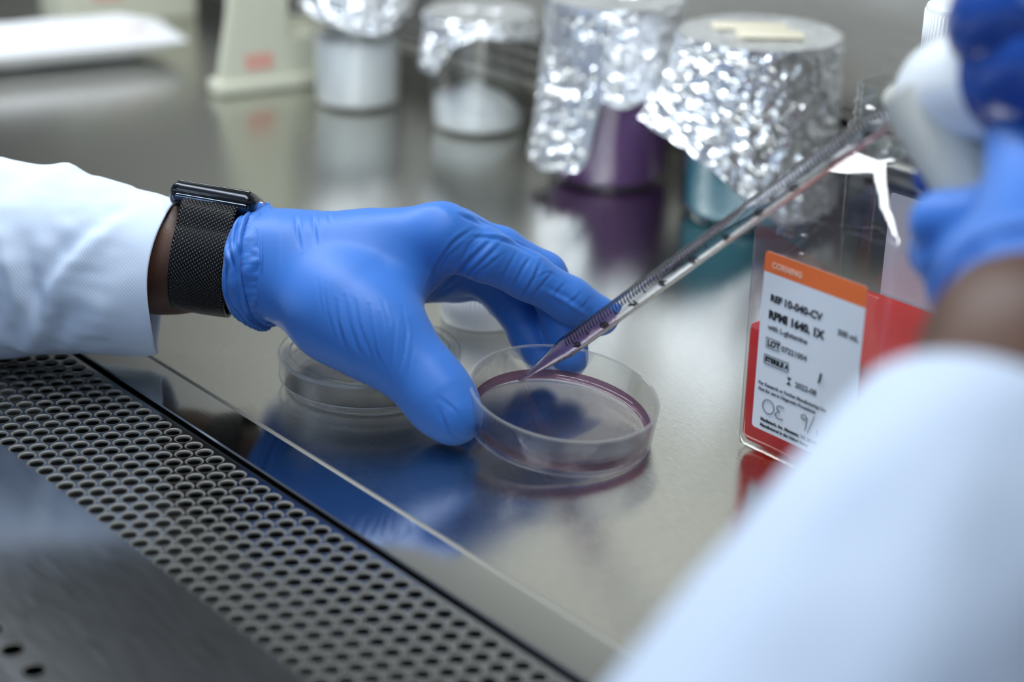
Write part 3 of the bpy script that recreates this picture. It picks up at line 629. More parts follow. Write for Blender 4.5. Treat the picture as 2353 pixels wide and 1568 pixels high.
lt('For Research or Further Manufacturing Use', LX0 + 0.0020, 0.0356, 0.00215, 'grey_ink', 0.00008); lt('Not for use in Diagnostic Procedures', LX0 + 0.0022, 0.0328, 0.00215, 'grey_ink', 0.00008)
lt('Mediatech, Inc. Manassas, VA 20109', LX0 + 0.0048, 0.0188, 0.0022, 'ink', 0.0001); lt('Manufactured in the United States', LX0 + 0.0048, 0.0161, 0.0020, 'ink', 0.0001)
# boxes round the symbols
def frame_lines(x0, x1, z0, z1): return [[(x0, yt_, z0), (x1, yt_, z0), (x1, yt_, z1), (x0, yt_, z1), (x0, yt_, z0)]]
tubes('symbol_frame', frame_lines(LX0 + 0.0044, LX0 + 0.0122, 0.0540, 0.0584), 0.00014, M['ink'], lab, 4)
tubes('symbol_frame', frame_lines(LX0 + 0.0040, LX0 + 0.0180, 0.0462, 0.0504), 0.00014, M['ink'], lab, 4)
hg = LX0 + 0.0190
mesh('hourglass_symbol', [(hg - 0.0014, yt_, 0.0406), (hg + 0.0014, yt_, 0.0406), (hg, yt_, 0.0424), (hg - 0.0014, yt_, 0.0442), (hg + 0.0014, yt_, 0.0442)], [(0, 1, 2), (2, 4, 3)], M['ink'], lab, False)
tubes('thermometer_symbol', [[(LX0 + 0.0352, yt_, 0.0474), (LX0 + 0.0360, yt_, 0.0520)]], 0.0006, M['ink'], lab, 5)
hw = lambda pts, ox, oz, s: [(LX0 + ox + x * s, yt_, oz + z * s) for x, z in pts]
O_ = [(0.5 + 0.5 * math.cos(a), 0.5 + 0.5 * math.sin(a)) for a in np.linspace(1.9, 1.9 + 2 * PI, 22)]
E_ = [(1.95, 0.92), (1.6, 1.0), (1.32, 0.85), (1.35, 0.62), (1.62, 0.5), (1.35, 0.42), (1.2, 0.2), (1.4, -0.02), (1.95, 0.02)]
N9 = [(0.62, 0.75), (0.35, 1.0), (0.08, 0.85), (0.12, 0.6), (0.4, 0.55), (0.62, 0.78), (0.60, 0.3), (0.5, -0.25)]
tubes('handwriting', [hw(O_, 0.0054, 0.0232, 0.0066), hw(E_, 0.0054, 0.0232, 0.0062), hw(N9, 0.0270, 0.0245, 0.0060), hw([(1.25, 1.15), (0.75, -0.35)], 0.0270, 0.0245, 0.0060), hw([(1.5, 0.25), (1.55, -0.2)], 0.0275, 0.0245, 0.0060)], 0.00022, M['grey_ink'], lab, 5)
rl_ = plate('label', round_rect(0.0735, 0.1315, 0.030, 0.1080, 0.0016), y0 + WB + 0.0003, 0.0001, M['label'], bt); rl_['label'] = 'plain white label on the rear face'
# embossed volume marks on the bottle face
text('embossed_volume', '500', 0.0062, M['emboss'], bt, frame((0.0768, yl - 0.0001, 0.1065), (1, 0, 0), (0, 0, 1), (0, -1, 0)), 'LEFT', 0.0002, 0.0002)
tubes('volume_tick', [[(0.0895, yl, 0.1095), (0.0930, yl, 0.1098)]], 0.0004, M['emboss'], bt, 6)
tubes('volume_tick', [[(0.0895, yl, 0.1010), (0.0925, yl, 0.1013)]], 0.0004, M['emboss'], bt, 6)

# second, capped clear bottle behind it
b2c = (0.053, 0.205)
b2 = bottle(b2c, 0.076, 'media_bottle', 'empty square clear bottle with white screw cap behind the red medium bottle', 'bottle')
def cap(parent, M4, r, h, mat):
    prof = [(0, h), (r - 0.0018, h), (r - 0.0005, h - 0.0005), (r, h - 0.0018), (r, 0.0008), (r - 0.0004, 0), (r - 0.0018, 0), (r - 0.0018, h - 0.002), (0, h - 0.002)]
    return lathe('screw_cap', prof, mat, parent, M4, 72, 0.5)
cap(b2, Matrix.Translation((b2c[0], b2c[1], 0.1530)), 0.0218, 0.027, M['white'])
# ribs round the cap
vs, fs = [], []
for k in range(60):
    a = 2 * PI * k / 60; v, f = tube_data([(b2c[0] + 0.0218 * math.cos(a), b2c[1] + 0.0218 * math.sin(a), 0.1545), (b2c[0] + 0.0218 * math.cos(a), b2c[1] + 0.0218 * math.sin(a), 0.1770)], 0.0005, 5, len(vs)); vs += v; fs += f
mesh('cap_ribs', vs, fs, M['white'], b2)['kind'] = 'stuff'
# the loose cap lying behind the hand
wc = V((WCAP[0], WCAP[1], 0))
lc = empty('bottle_cap', wc, 'loose white plastic bottle cap lying on the worktop behind the gloved hand', 'cap')
cap(lc, Matrix.Translation(wc + V((0, 0, 0.0002))), 0.0222, 0.022, M['white'])
vs, fs = [], []
for k in range(60):
    a = 2 * PI * k / 60; v, f = tube_data([(wc.x + 0.0222 * math.cos(a), wc.y + 0.0222 * math.sin(a), 0.0018), (wc.x + 0.0222 * math.cos(a), wc.y + 0.0222 * math.sin(a), 0.0195)], 0.00035, 5, len(vs)); vs += v; fs += f
mesh('cap_ribs', vs, fs, M['white'], lc)['kind'] = 'stuff'

# ---------------------------------------------------------------- foil-topped beakers
TOC = V((0.756, -0.655, 0)); RT = V((0.655, 0.756, 0))     # toward the camera side / along it
def interp(tab, x):
    for (x0, y0_), (x1, y1_) in zip(tab, tab[1:]):
        if x0 <= x <= x1: return y0_ + (y1_ - y0_) * (x - x0) / (x1 - x0)
    return tab[0][1] if x < tab[0][0] else tab[-1][1]
def foil_cap(parent, c, r, ztop, hem, flare, seed, NU=150, NV=46):
    rnd = random.Random(seed); ofs = V((seed * 3.1, seed * 1.7, seed * 2.3)); vs, fs = [], []
    def crumple(p, amp):
        q1 = p * 80 + ofs; q2 = p * 200 + ofs
        a = 1 - abs(noise.noise(q1)) * 2.2; b = 1 - abs(noise.noise(q2)) * 2.2
        return amp * (0.75 * a + 0.40 * b)
    NT = 14
    for i in range(NT):                                   # the top disc
        rr = r * (0.02 + 0.98 * i / NT)
        for k in range(NU):
            a = 2 * PI * k / NU; p = c + V((rr * math.cos(a), rr * math.sin(a), ztop)); 
            p.z += crumple(p * 0.6, 0.0006) + 0.0004 * rnd.uniform(-1, 1); vs.append(p)
    for j in range(NV + 1):                               # the skirt
        f = j / NV
        for k in range(NU):
            a = 2 * PI * k / NU; d = V((math.cos(a), math.sin(a), 0))
            ph = math.degrees(math.atan2(d.dot(RT), d.dot(TOC)))
            zh = interp(hem, ph); fl = interp(flare, ph)
            z = ztop - 0.0012 + (zh - ztop) * f
            zz = z + (0.0012 if j == 0 else 0)
            rr = r + (fl * f ** 1.6) + (0.0011 * math.sin(PI * min(1, f * 9)))
            p = c + d * rr + V((0, 0, zz)); amp = 0.0017 + 0.0016 * min(1, f * 2.2)
            cz = crumple(p, amp) + 0.00026 * rnd.uniform(-1, 1)
            p = p + d * max(cz, -0.0006) + V((0, 0, 0.0003 * rnd.uniform(-1, 1)))
            vs.append(p)
    nr = NT + NV + 1
    for i in range(nr - 1):
        for k in range(NU):
            k2 = (k + 1) % NU; A, B, Cc, D = i * NU + k, i * NU + k2, (i + 1) * NU + k2, (i + 1) * NU + k
            if (i + k) % 2: fs += [(A, D, B), (B, D, Cc)]
            else: fs += [(A, D, Cc), (A, Cc, B)]
    fs.append(tuple(range(NU)))
    o = mesh('foil_cover', vs, fs, M['foil'], parent, False)
    o['label'] = 'crumpled aluminium foil cover'; return o
def beaker(pos, r, h, name, label, liq, lvl, liq_name, r_taper=0.0):
    c = V((pos[0], pos[1], 0.0003)); b = empty(name, c, label, 'beaker'); T = Matrix.Translation(c)
    th = 0.0016
    lathe('glass_wall', [(0, 0.0), (r - 0.006, 0.0), (r - 0.0015, 0.0015), (r, 0.006), (r, h - 0.003), (r + 0.002, h), (r + 0.0012, h + 0.0006), (r - th, h - 0.003), (r - th, 0.007), (r - th - 0.004, 0.003), (0, 0.0028)], M['beaker'], b, T, 72, 0.8)
    if liq: 
        ri = r - th - 0.0003
        lathe(liq_name, [(0, 0.0031), (ri - 0.004, 0.0032), (ri, 0.0075), (ri, lvl), (ri - 0.002, lvl - 0.0008), (0, lvl - 0.0008)], liq, b, T, 64, 0.8)
    return b
pu = beaker(PUR, 0.0400, 0.112, 'glass_beaker', 'foil-covered glass beaker of purple solution standing left of the teal one', M['purple'], 0.070, 'purple_solution')
foil_cap(pu, V((PUR[0], PUR[1], 0)), 0.0425, 0.1195, [(-180, 0.03), (-100, 0.018), (-55, 0.014), (-24, 0.018), (-17, 0.030), (-10, 0.066), (-3, 0.062), (8, 0.059), (22, 0.064), (30, 0.066), (60, 0.06), (180, 0.03)], [(-180, 0.004), (-60, 0.009), (-30, 0.007), (0, 0.004), (180, 0.004)], 3)
te = beaker(TEAL, 0.0420, 0.106, 'glass_beaker', 'foil-covered glass beaker of teal solution beside the red medium bottle', M['teal'], 0.052, 'teal_solution')
tf = foil_cap(te, V((TEAL[0], TEAL[1], 0)), 0.0480, 0.1145, [(-180, 0.03), (-110, 0.055), (-88, 0.064), (-70, 0.060), (-45, 0.052), (-22, 0.038), (-5, 0.024), (15, 0.012), (60, 0.012), (180, 0.03)], [(-180, 0.004), (-110, 0.012), (-85, 0.021), (-60, 0.012), (-30, 0.006), (0, 0.004), (180, 0.004)], 7)
# autoclave tape on top of the foil
tm = frame(V((TEAL[0], TEAL[1], 0.1152)), RT * 0.98 + V((0, 0, 0)), -TOC, V((0, 0, 1)))
box('tape_strip', (0.040, 0.020, 0.0012), (0.004, -0.014, 0.0014), 0.0004, M['tape'], te, tm, 2)
box('tape_strip', (0.046, 0.016, 0.0012), (-0.006, 0.006, 0.0014), 0.0004, M['tape'], te, tm, 2)
# two beakers of white powder further left
def powder_heap(parent, pos, r, z0, z1, seed):
    vs, fs = [], []; NR, NA = 14, 48; c = V((pos[0], pos[1], 0)); o = V((seed, seed * 2, 0))
    rows = [(r * 0.96, 0.0034), (r, 0.008)]
    for rr, z in rows:
        for k in range(NA): a = 2 * PI * k / NA; vs.append(c + V((rr * math.cos(a), rr * math.sin(a), z)))
    for i in range(NR + 1):
        rr = r * (1 - i / NR) + 0.0002
        for k in range(NA):
            a = 2 * PI * k / NA; p = V((rr * math.cos(a), rr * math.sin(a), 0)); f = max(0.0, 1 - rr / r)
            tilt = p.dot(RT) / r
            vs.append(c + p + V((0, 0, z0 + (z1 - z0) * f ** 0.8 - 0.35 * (z1 - z0) * tilt + 0.004 * noise.noise((p * 60) + o))))
    n = 2 + NR + 1
    for i in range(n - 1):
        for k in range(NA):
            k2 = (k + 1) % NA; fs.append((i * NA + k, i * NA + k2, (i + 1) * NA + k2, (i + 1) * NA + k))
    fs.append(tuple((n - 1) * NA + k for k in range(NA))); fs.append(tuple(range(NA))[::-1])
    h = mesh('white_powder', vs, fs, M['powder'], parent); h['kind'] = 'stuff'; return h
po = beaker(POW, 0.0345, 0.078, 'glass_beaker', 'foil-covered glass beaker with a low heap of white powder, second from left', None, 0, '')
powder_heap(po, POW, 0.0325, 0.016, 0.034, 5.0)
foil_cap(po, V((POW[0], POW[1], 0)), 0.0375, 0.0835, [(-180, 0.06), (-100, 0.047), (-60, 0.044), (-46, 0.046), (-25, 0.066), (0, 0.076), (25, 0.073), (60, 0.07), (180, 0.06)], [(-180, 0.002), (180, 0.002)], 11, 110, 26)
ja = beaker(JAR, 0.0335, 0.092, 'glass_beaker', 'foil-covered glass beaker nearly full of white powder beside the cream stand', None, 0, '')
powder_heap(ja, JAR, 0.0316, 0.050, 0.052, 9.0)
foil_cap(ja, V((JAR[0], JAR[1], 0)), 0.0360, 0.0985, [(-180, 0.075), (-90, 0.078), (-40, 0.072), (0, 0.064), (30, 0.060), (60, 0.068), (90, 0.076), (180, 0.075)], [(-180, 0.002), (180, 0.004)], 17, 110, 26)

# ---------------------------------------------------------------- cream stand, paper packages at the far left
bl, brr = V((BEIGE_L[0], BEIGE_L[1], 0)), V((BEIGE_R[0], BEIGE_R[1], 0))
ux = (brr - bl).normalized(); uy = V((-ux.y, ux.x, 0)); 
if uy.dot(TOC) > 0: uy = -uy
st = empty('tube_stand', bl + ux * 0.05, 'upright cream plastic stand with sloping sides and a red mark, left of the powder beakers', 'stand')
Ms = frame(bl, ux, uy, V((0, 0, 1)))
def panel(name, outer, y, th, mat, parent, M4, bev=0.002):
    bm = bmesh.new(); a = [bm.verts.new((x, y, z)) for x, z in outer]; f = bm.faces.new(a)
    r = bmesh.ops.extrude_face_region(bm, geom=[f]); vv = [v for v in r['geom'] if isinstance(v, bmesh.types.BMVert)]
    for v in vv: v.co.y += th
    bmesh.ops.recalc_face_normals(bm, faces=bm.faces)
    bmesh.ops.bevel(bm, geom=bm.edges[:], offset=bev, segments=2, affect='EDGES')
    for v in bm.verts: v.co = M4 @ v.co
    return from_bm(name, bm, mat, parent)
panel('side_panel', [(0.002, 0.006), (0.118, 0.006), (0.118, 0.040), (0.059, 0.040), (0.062, 0.150), (0.030, 0.150)], 0.004, 0.012, M['cream'], st, Ms)
panel('side_panel', [(0.030, 0.006), (0.118, 0.006), (0.118, 0.040), (0.072, 0.040), (0.072, 0.150), (0.040, 0.150)], 0.060, 0.010, M['cream'], st, Ms)
box('foot', (0.122, 0.022, 0.011), (0.059, 0.010, 0.0057), 0.003, M['cream'], st, Ms)
box('top_bar', (0.028, 0.060, 0.012), (0.052, 0.037, 0.148), 0.003, M['cream'], st, Ms)
box('tie_bar', (0.030, 0.060, 0.010), (0.095, 0.037, 0.030), 0.003, M['cream'], st, Ms)
box('red_mark', (0.022, 0.0006, 0.012), (0.034, 0.0036, 0.0235), 0, M['salmon'], st, Ms)
# wrapped packages lying flat
ba, bb = V((BOXA[0], BOXA[1], 0)), V((BOXB[0], BOXB[1], 0)); vx = (bb - ba).normalized(); vy = V((-vx.y, vx.x, 0))
if vy.dot(TOC) > 0: vy = -vy
def package(name, M4, L, Wd, H, mat, parent):
    vs, fs = [], []; NX, NY = 24, 8
    for s in (1, -1):
        for i in range(NX + 1):
            for j in range(NY + 1):
                u, v = i / NX, j / NY; e = (min(1, 6 * min(u, 1 - u)) ** 0.5) * (min(1, 3.2 * min(v, 1 - v)) ** 0.5)
                z = H / 2 + s * (H / 2 * e) + (0.0012 * noise.noise(V((u * 9, v * 5, s * 3)))) * e
                vs.append(M4 @ V((u * L, v * Wd, z)))
    n = (NX + 1) * (NY + 1)
    for q, o in enumerate((0, n)):
        for i in range(NX):
            for j in range(NY):
                A = o + i * (NY + 1) + j; f = (A, A + NY + 1, A + NY + 2, A + 1); fs.append(f if q == 0 else f[::-1])
    bm = bmesh.new(); bv = [bm.verts.new(v) for v in vs]
    for f in fs: bm.faces.new([bv[i] for i in f])
    bmesh.ops.remove_doubles(bm, verts=bm.verts, dist=2e-4); bmesh.ops.recalc_face_normals(bm, faces=bm.faces)
    return from_bm(name, bm, mat, parent, True, 1.2)
pk = empty('paper_package', ba + vx * 0.05, 'white paper-wrapped package with pale red print lying flat at the far left', 'package')
Mk = frame(ba - vx * 0.10 + TOC * 0.040 + V((0, 0, 0.001)), vx, vy, V((0, 0, 1)))
package('wrapper', Mk, 0.262, 0.075, 0.031, M['paper'], pk)
for xx, zz in ((0.215, 0.0145), (0.095, 0.0105)):
    box('printed_mark', (0.03, 0.0006, 0.008), (xx, 0.0118 if zz > 0.012 else 0.0075, zz + 0.009), 0, M['salmon'], pk, Mk)
bx = empty('storage_box', (BOX2A[0], BOX2A[1], 0), 'cream cardboard box with a red mark standing behind the paper package', 'box')
Mb = frame(V((BOX2A[0], BOX2A[1], 0)), norm(V((BOX2B[0] - BOX2A[0], BOX2B[1] - BOX2A[1], 0))), norm(V((-(BOX2B[1] - BOX2A[1]), BOX2B[0] - BOX2A[0], 0))), V((0, 0, 1)))
box('box_body', (0.12, 0.07, 0.060), (0.06, 0.035, 0.0302), 0.002, M['cream'], bx, Mb)
box('box_lid', (0.124, 0.074, 0.014), (0.06, 0.035, 0.0615), 0.002, M['cream'], bx, Mb)
box('red_mark', (0.028, 0.0006, 0.014), (0.04, -0.0004, 0.030), 0, M['salmon'], bx, Mb)

# ---------------------------------------------------------------- the person
person = empty('person', (0.0, -0.74, -0.4), 'person in a white lab coat and blue gloves pipetting into the open dish', 'person')
# left glove
def left_glove():
    fld = Field((-0.185, -0.125, -0.004), (0.02, 0.085, 0.128), 0.00085)
    Fp = fld.new()
    for pr in PALM: fld.cap(Fp, pr, 0.012)
    Ft = fld.new()
    for pr in THUMB: fld.cap(Ft, pr, 0.014)
    Fp = smin(Fp, Ft, 0.026)
    Ff = fld.new()
    for g in (INDEX, MIDDLE, RING, PINKY):
        G = fld.new()
        for pr in g: fld.cap(G, pr, 0.004)
        Ff = smin(Ff, G, 0.0016)
    F = smin(Fp, Ff, 0.007)
    # open end of the hand at the wrist, under the cuff
    a, b = np.array(CUFF_A), np.array(CUFF_B); d = (b - a) / np.linalg.norm(b - a)
    X = fld.ax[0][:, None, None]; Y = fld.ax[1][None, :, None]; Z = fld.ax[2][None, None, :]
    F = np.maximum(F, ((X - a[0]) * d[0] + (Y - a[1]) * d[1] + (Z - a[2]) * d[2] - 0.016).astype(np.float32))
    Vt, Q = surface_nets(F, fld.lo, fld.h); Vt = smooth_mesh(Vt, Q, 3, 0.5)
    # glove wrinkles: creases and ridges pressed into the rubber on the thumb side
    N = normals(Vt, Q); cxn, cyn, cfn = np.array(CAM_X), np.array(CAM_Y), np.array(CAM_F)
    rel = Vt - np.array(CAM_LOC); dep = rel @ cfn; sc = 0.825 / dep
    U = np.stack([rel @ cxn * sc, rel @ cyn * sc], 1); face = np.clip(-(N @ cfn) * 3.0 + 0.35, 0, 1)
    disp = np.zeros(len(Vt))
    for pts, amp, w in WRINKLES:
        P_ = np.array(pts)
        # smooth the line
        tt = np.linspace(0, len(P_) - 1, 24); P2 = np.stack([np.interp(tt, range(len(P_)), P_[:, i]) for i in (0, 1)], 1)
        for _ in range(3): P2[1:-1] = (P2[:-2] + 2 * P2[1:-1] + P2[2:]) / 4
        lo, hi = P2.min(0) - 4 * w, P2.max(0) + 4 * w
        m = np.where(((U > lo) & (U < hi)).all(1))[0]
        if not len(m): continue
        best = np.full(len(m), 1e9); par = np.zeros(len(m)); sg = np.zeros(len(m)); u = U[m]
        for i in range(len(P2) - 1):
            a_, b_ = P2[i], P2[i + 1]; ab = b_ - a_; t_ = np.clip(((u - a_) @ ab) / (ab @ ab + 1e-12), 0, 1)
            dv = u - a_ - t_[:, None] * ab; dd = np.hypot(dv[:, 0], dv[:, 1]); k = dd < best
            best[k] = dd[k]; par[k] = (i + t_[k]) / (len(P2) - 1); sg[k] = np.sign(ab[0] * dv[k, 1] - ab[1] * dv[k, 0])
        taper = np.sin(np.pi * np.clip(par, 0.04, 0.96)) ** 0.6
        x = best / w
        prof_ = np.exp(-x * x * 2.2) - 0.55 * np.exp(-(x - 1.5) ** 2 * 2.2) * (sg > 0)
        disp[m] += amp * prof_ * taper * face[m]
    # fine slack in the rubber
    for i in range(0): pass
    Vt = Vt + N * disp[:, None]
    Vt = smooth_mesh(Vt, Q, 1, 0.3)
    g = np_mesh('glove', Vt, Q, M['glove'], person); g['label'] = 'blue nitrile glove on the hand holding the dish'
    return g
lg = left_glove()
# rolled, bunched cuff of the left glove
def cuff(parent):
    a, b = V(CUFF_A), V(CUFF_B); d = (b - a).normalized()
    up = cy - d * cy.dot(d); up.normalize(); sd = d.cross(up); 
    if sd.dot(cf) > 0: sd = -sd                         # sd points to the thumb (camera) side
    NU, NT = 44, 160; vs, fs = [], []; k_ = 0.2123e-3
    for i in range(NU + 1):
        u = i / NU
        for k in range(NT):
            th = 2 * PI * k / NT; c, s_ = math.cos(th), math.sin(th)       # 0 = top, 90 = thumb side
            # length of the cuff toward the watch varies round the wrist
            Lh = k_ * (30 + 56 * max(0, s_) ** 0.8 + 30 * max(0, -c) + 14 * max(0, -s_))
            x = Lh * u
            n1 = noise.noise(V((c * 1.6 + 5, s_ * 1.6, u * 1.0))); n2 = noise.noise(V((c * 4.0 + u * 2.2, s_ * 4.0 - u * 2.0, u * 1.3 + 9)))
            n3 = noise.noise(V((c * 13 + 2, s_ * 13, u * 1.6 + 3)))
            s0 = u - (0.50 + 0.10 * math.sin(th + 0.9) + 0.05 * n1)                # edge of the twisted roll
            st_ = min(1.0, max(0.0, s0 / 0.10 + 0.5)); st_ = st_ * st_ * (3 - 2 * st_)
            ridge = math.sin(2 * PI * (2.4 * u + 1.9 * th / PI) + 2.5 * n1)
            fold = 0.0019 * st_ - 0.0011 * math.exp(-(s0 / 0.05) ** 2) + st_ * 0.0012 * (1 - abs(ridge) * 1.7) + (1 - st_) * 0.0022 * (0.22 - min(0.3, abs(n3))) + 0.0014 * n2
            fold *= min(1, 7 * u)
            fold *= min(1.0, 0.45 + 5 * (1 - u))
            swell = 0.0030 * math.sin(PI * min(1, 0.12 + u)) ** 0.7 + 0.0012
            edge = 0.0014 * math.exp(-((u - 0.0) / 0.05) ** 2)
            if u > 0.95: swell -= 0.0012 * ((u - 0.95) / 0.05)
            ra = 0.0236 + 0.0010 * u; rb_ = 0.0296 + 0.0012 * u
            R_ = 1 + (fold + swell + edge) / 0.027
            p = a + d * x + up * (ra * c * R_) + sd * (rb_ * s_ * R_)
            vs.append(p)
    for i in range(NU):
        for k in range(NT):
            k2 = (k + 1) % NT; fs.append((i * NT + k, i * NT + k2, (i + 1) * NT + k2, (i + 1) * NT + k))
    o = mesh('glove_cuff', vs, fs, M['glove'], parent); o['label'] = 'bunched rolled cuff of the blue glove'
    sm = o.modifiers.new('thickness', 'SOLIDIFY'); sm.thickness = 0.0006; sm.offset = -1
cuff(lg)

# right glove gripping the pipette controller
HT, HB = V(HANDLE_T), V(HANDLE_B)
def hax_(a, v): return a * v.dot(a)
def right_glove():
    ax_ = (HB - HT).normalized(); pf = pd                              # handle axis (down), pipette axis (toward controller tail)
    tail = norm(pf - ax_ * pf.dot(ax_)); side = ax_.cross(tail)
    if side.dot(V(CAM_LOC) - HT) < 0: side = -side                     # side faces the camera
    S = HT + ax_ * 0.028
    prims = []
    wr = V(RWRIST); hd = V(RHAND)
    kn = [V(k) for k in RKN]
    for i in range(4): prims.append((tuple(wr.lerp(hd, 0.35)), 0.022, RKN[i], 0.0145))
    prims.append((tuple(wr), 0.0255, tuple(wr.lerp(hd, 0.6)), 0.027))
    lo = np.minimum.reduce([np.minimum(np.array(p[0]), np.array(p[2])) for p in prims]) - 0.09; hi = np.maximum.reduce([np.maximum(np.array(p[0]), np.array(p[2])) for p in prims]) + 0.08
    fld = Field(lo, hi, 0.0016); F = fld.new()
    for pr in prims: fld.cap(F, pr, 0.014)
    Ff = fld.new()
    for i in range(4):
        # each finger runs on from its knuckle, round the far side of the handle and back
        f_ = (0.66, 0.80, 0.94, 1.08)[3 - i]; hc = HT.lerp(HB, f_); away = norm(hc - kn[i]); away = norm(away - hax_(ax_, away))
        s2 = ax_.cross(away)
        if s2.dot(tail) > 0: s2 = -s2
        pts = [kn[i], hc - away * 0.004 + s2 * 0.0205, hc + away * 0.019 + s2 * 0.013, hc + away * 0.022 - s2 * 0.006]
        rr = [0.0132, 0.0098, 0.0090, 0.0082]; G = fld.new()
        for k in range(3): fld.cap(G, (tuple(pts[k]), rr[k], tuple(pts[k + 1]), rr[k + 1]), 0.004)
        Ff = smin(Ff, G, 0.0015)
    F = smin(F, Ff, 0.007)
    T = fld.new()
    tp = [wr.lerp(hd, 0.6) - side * 0.004, HT.lerp(HB, 0.3) + tail * 0.034, HT.lerp(HB, 0.1) + tail * 0.026 - side * 0.02]
    for k in range(2): fld.cap(T, (tuple(tp[k]), (0.018, 0.014)[k], tuple(tp[k + 1]), (0.014, 0.0105)[k]), 0.006)
    F = smin(F, T, 0.010)
    d = (wr - hd).normalized(); X = fld.ax[0][:, None, None]; Y = fld.ax[1][None, :, None]; Z = fld.ax[2][None, None, :]; e = wr - d * 0.022
    F = np.maximum(F, ((X - e.x) * d.x + (Y - e.y) * d.y + (Z - e.z) * d.z).astype(np.float32))
    Vt, Q = surface_nets(F, fld.lo, fld.h); Vt = smooth_mesh(Vt, Q, 3)
    g = np_mesh('glove', Vt, Q, M['glove'], person); g['label'] = 'blue nitrile glove on the hand gripping the pipette controller'
    # cuff ring
    x1 = d.orthogonal().normalized(); y1 = d.cross(x1); vs, fs = [], []; NT = 64
    for i in range(14):
        u = i / 13
        for k in range(NT):
            t_ = 2 * PI * k / NT; r_ = 0.0275 + 0.0012 * u + 0.0014 * noise.noise(V((math.cos(t_) * 3, math.sin(t_) * 3, u * 4)))
            vs.append(e + d * (-0.012 + 0.024 * u) + x1 * (r_ * math.cos(t_)) + y1 * (r_ * math.sin(t_)))
    for i in range(13):
        for k in range(NT):
            k2 = (k + 1) % NT; fs.append((i * NT + k, i * NT + k2, (i + 1) * NT + k2, (i + 1) * NT + k))
    c = mesh('glove_cuff', vs, fs, M['glove'], g); c.modifiers.new('thickness', 'SOLIDIFY').thickness = 0.0008
    return ax_, tail, side
hax, htail, hside = right_glove()

# skin body: one continuous surface from wrist to wrist through arms, shoulders, neck and head
SHL, SHR, HEADC = V((-0.19, -0.71, 0.27)), V((0.17, -0.73, 0.25)), V((0.0, -0.73, 0.58))
ELL = V(FOREARM_L[0]) + (V(FOREARM_L[0]) - V(FOREARM_L[2])).normalized() * 0.10
rdir = (V(RLOW) - V(RCUFF)).normalized(); ELR = V(RCUFF) + rdir * 0.20
def body():
    prims = [(FOREARM_L[2], 0.0205, FOREARM_L[1], 0.0225), (FOREARM_L[1], 0.0225, tuple(ELL), 0.038), (tuple(ELL), 0.038, tuple(SHL), 0.052),
             (tuple(V(RWRIST).lerp(V(RHAND), 0.4)), 0.0235, RWRIST, 0.0255), (RWRIST, 0.0255, RCUFF, 0.030), (RCUFF, 0.030, tuple(ELR), 0.038), (tuple(ELR), 0.038, tuple(SHR), 0.052),
             (tuple(SHL), 0.052, (-0.06, -0.74, 0.30), 0.085), (tuple(SHR), 0.052, (0.06, -0.74, 0.30), 0.085), ((-0.06, -0.74, 0.28), 0.10, (0.06, -0.74, 0.28), 0.10),
             ((0, -0.75, 0.26), 0.13, (0, -0.76, -0.20), 0.12), ((0, -0.74, 0.34), 0.058, (0, -0.73, 0.45), 0.055)]
    fld = Field((-0.47, -0.92, -0.36), (0.46, 0.04, 0.76), 0.0042); F = fld.new()
    for pr in prims: fld.cap(F, pr, 0.02)
    H = fld.new()
    for pr in [(tuple(HEADC), 0.078, tuple(HEADC + V((0, -0.025, 0.03))), 0.086), (tuple(HEADC + V((0, 0.03, -0.05))), 0.055, tuple(HEADC + V((0, 0.045, -0.075))), 0.038),
               (tuple(HEADC + V((0, 0.085, 0.012))), 0.010, tuple(HEADC + V((0, 0.103, -0.022))), 0.014), (tuple(HEADC + V((-0.03, 0.07, 0.028))), 0.016, tuple(HEADC + V((0.03, 0.07, 0.028))), 0.016),
               (tuple(HEADC + V((-0.018, 0.083, -0.052))), 0.010, tuple(HEADC + V((0.018, 0.083, -0.052))), 0.010),
               (tuple(HEADC + V((-0.082, -0.01, 0.012))), 0.012, tuple(HEADC + V((-0.080, -0.008, -0.025))), 0.009), (tuple(HEADC + V((0.082, -0.01, 0.012))), 0.012, tuple(HEADC + V((0.080, -0.008, -0.025))), 0.009)]: fld.cap(H, pr, 0.012)
    F = smin(F, H, 0.02)
    Vt, Q = surface_nets(F, fld.lo, fld.h); Vt = smooth_mesh(Vt, Q, 2)
    o = np_mesh('body', Vt, Q, M['skin'], person); return o
body()
for sx in (-1, 1):
    lathe('eye', [(0, -0.011), (0.008, -0.008), (0.011, 0), (0.008, 0.008), (0, 0.011)], M['white'], person, Matrix.Translation(HEADC + V((sx * 0.031, 0.079, 0.012))), 20)
# hair cap
vs, fs = [], []
for i in range(15):
    t_ = PI * 0.60 * i / 14
    for k in range(40):
        a = 2 * PI * k / 40; cut = 1.0 - 0.45 * max(0, math.sin(a)) * (i / 14)
        tt = t_ * cut; r_ = 0.096 + 0.003 * noise.noise(V((math.cos(a) * 9, math.sin(a) * 9, i)))
        vs.append(HEADC + V((0, -0.018, 0.024)) + V((r_ * 0.93 * math.sin(tt) * math.cos(a), r_ * 1.05 * math.sin(tt) * math.sin(a), r_ * math.cos(tt))))
for i in range(14):
    for k in range(40):
        k2 = (k + 1) % 40; fs.append((i * 40 + k, (i + 1) * 40 + k, (i + 1) * 40 + k2, i * 40 + k2))
hr = mesh('hair', vs, fs, P('black_hair', (0.012, 0.010, 0.009), 0.7), person)

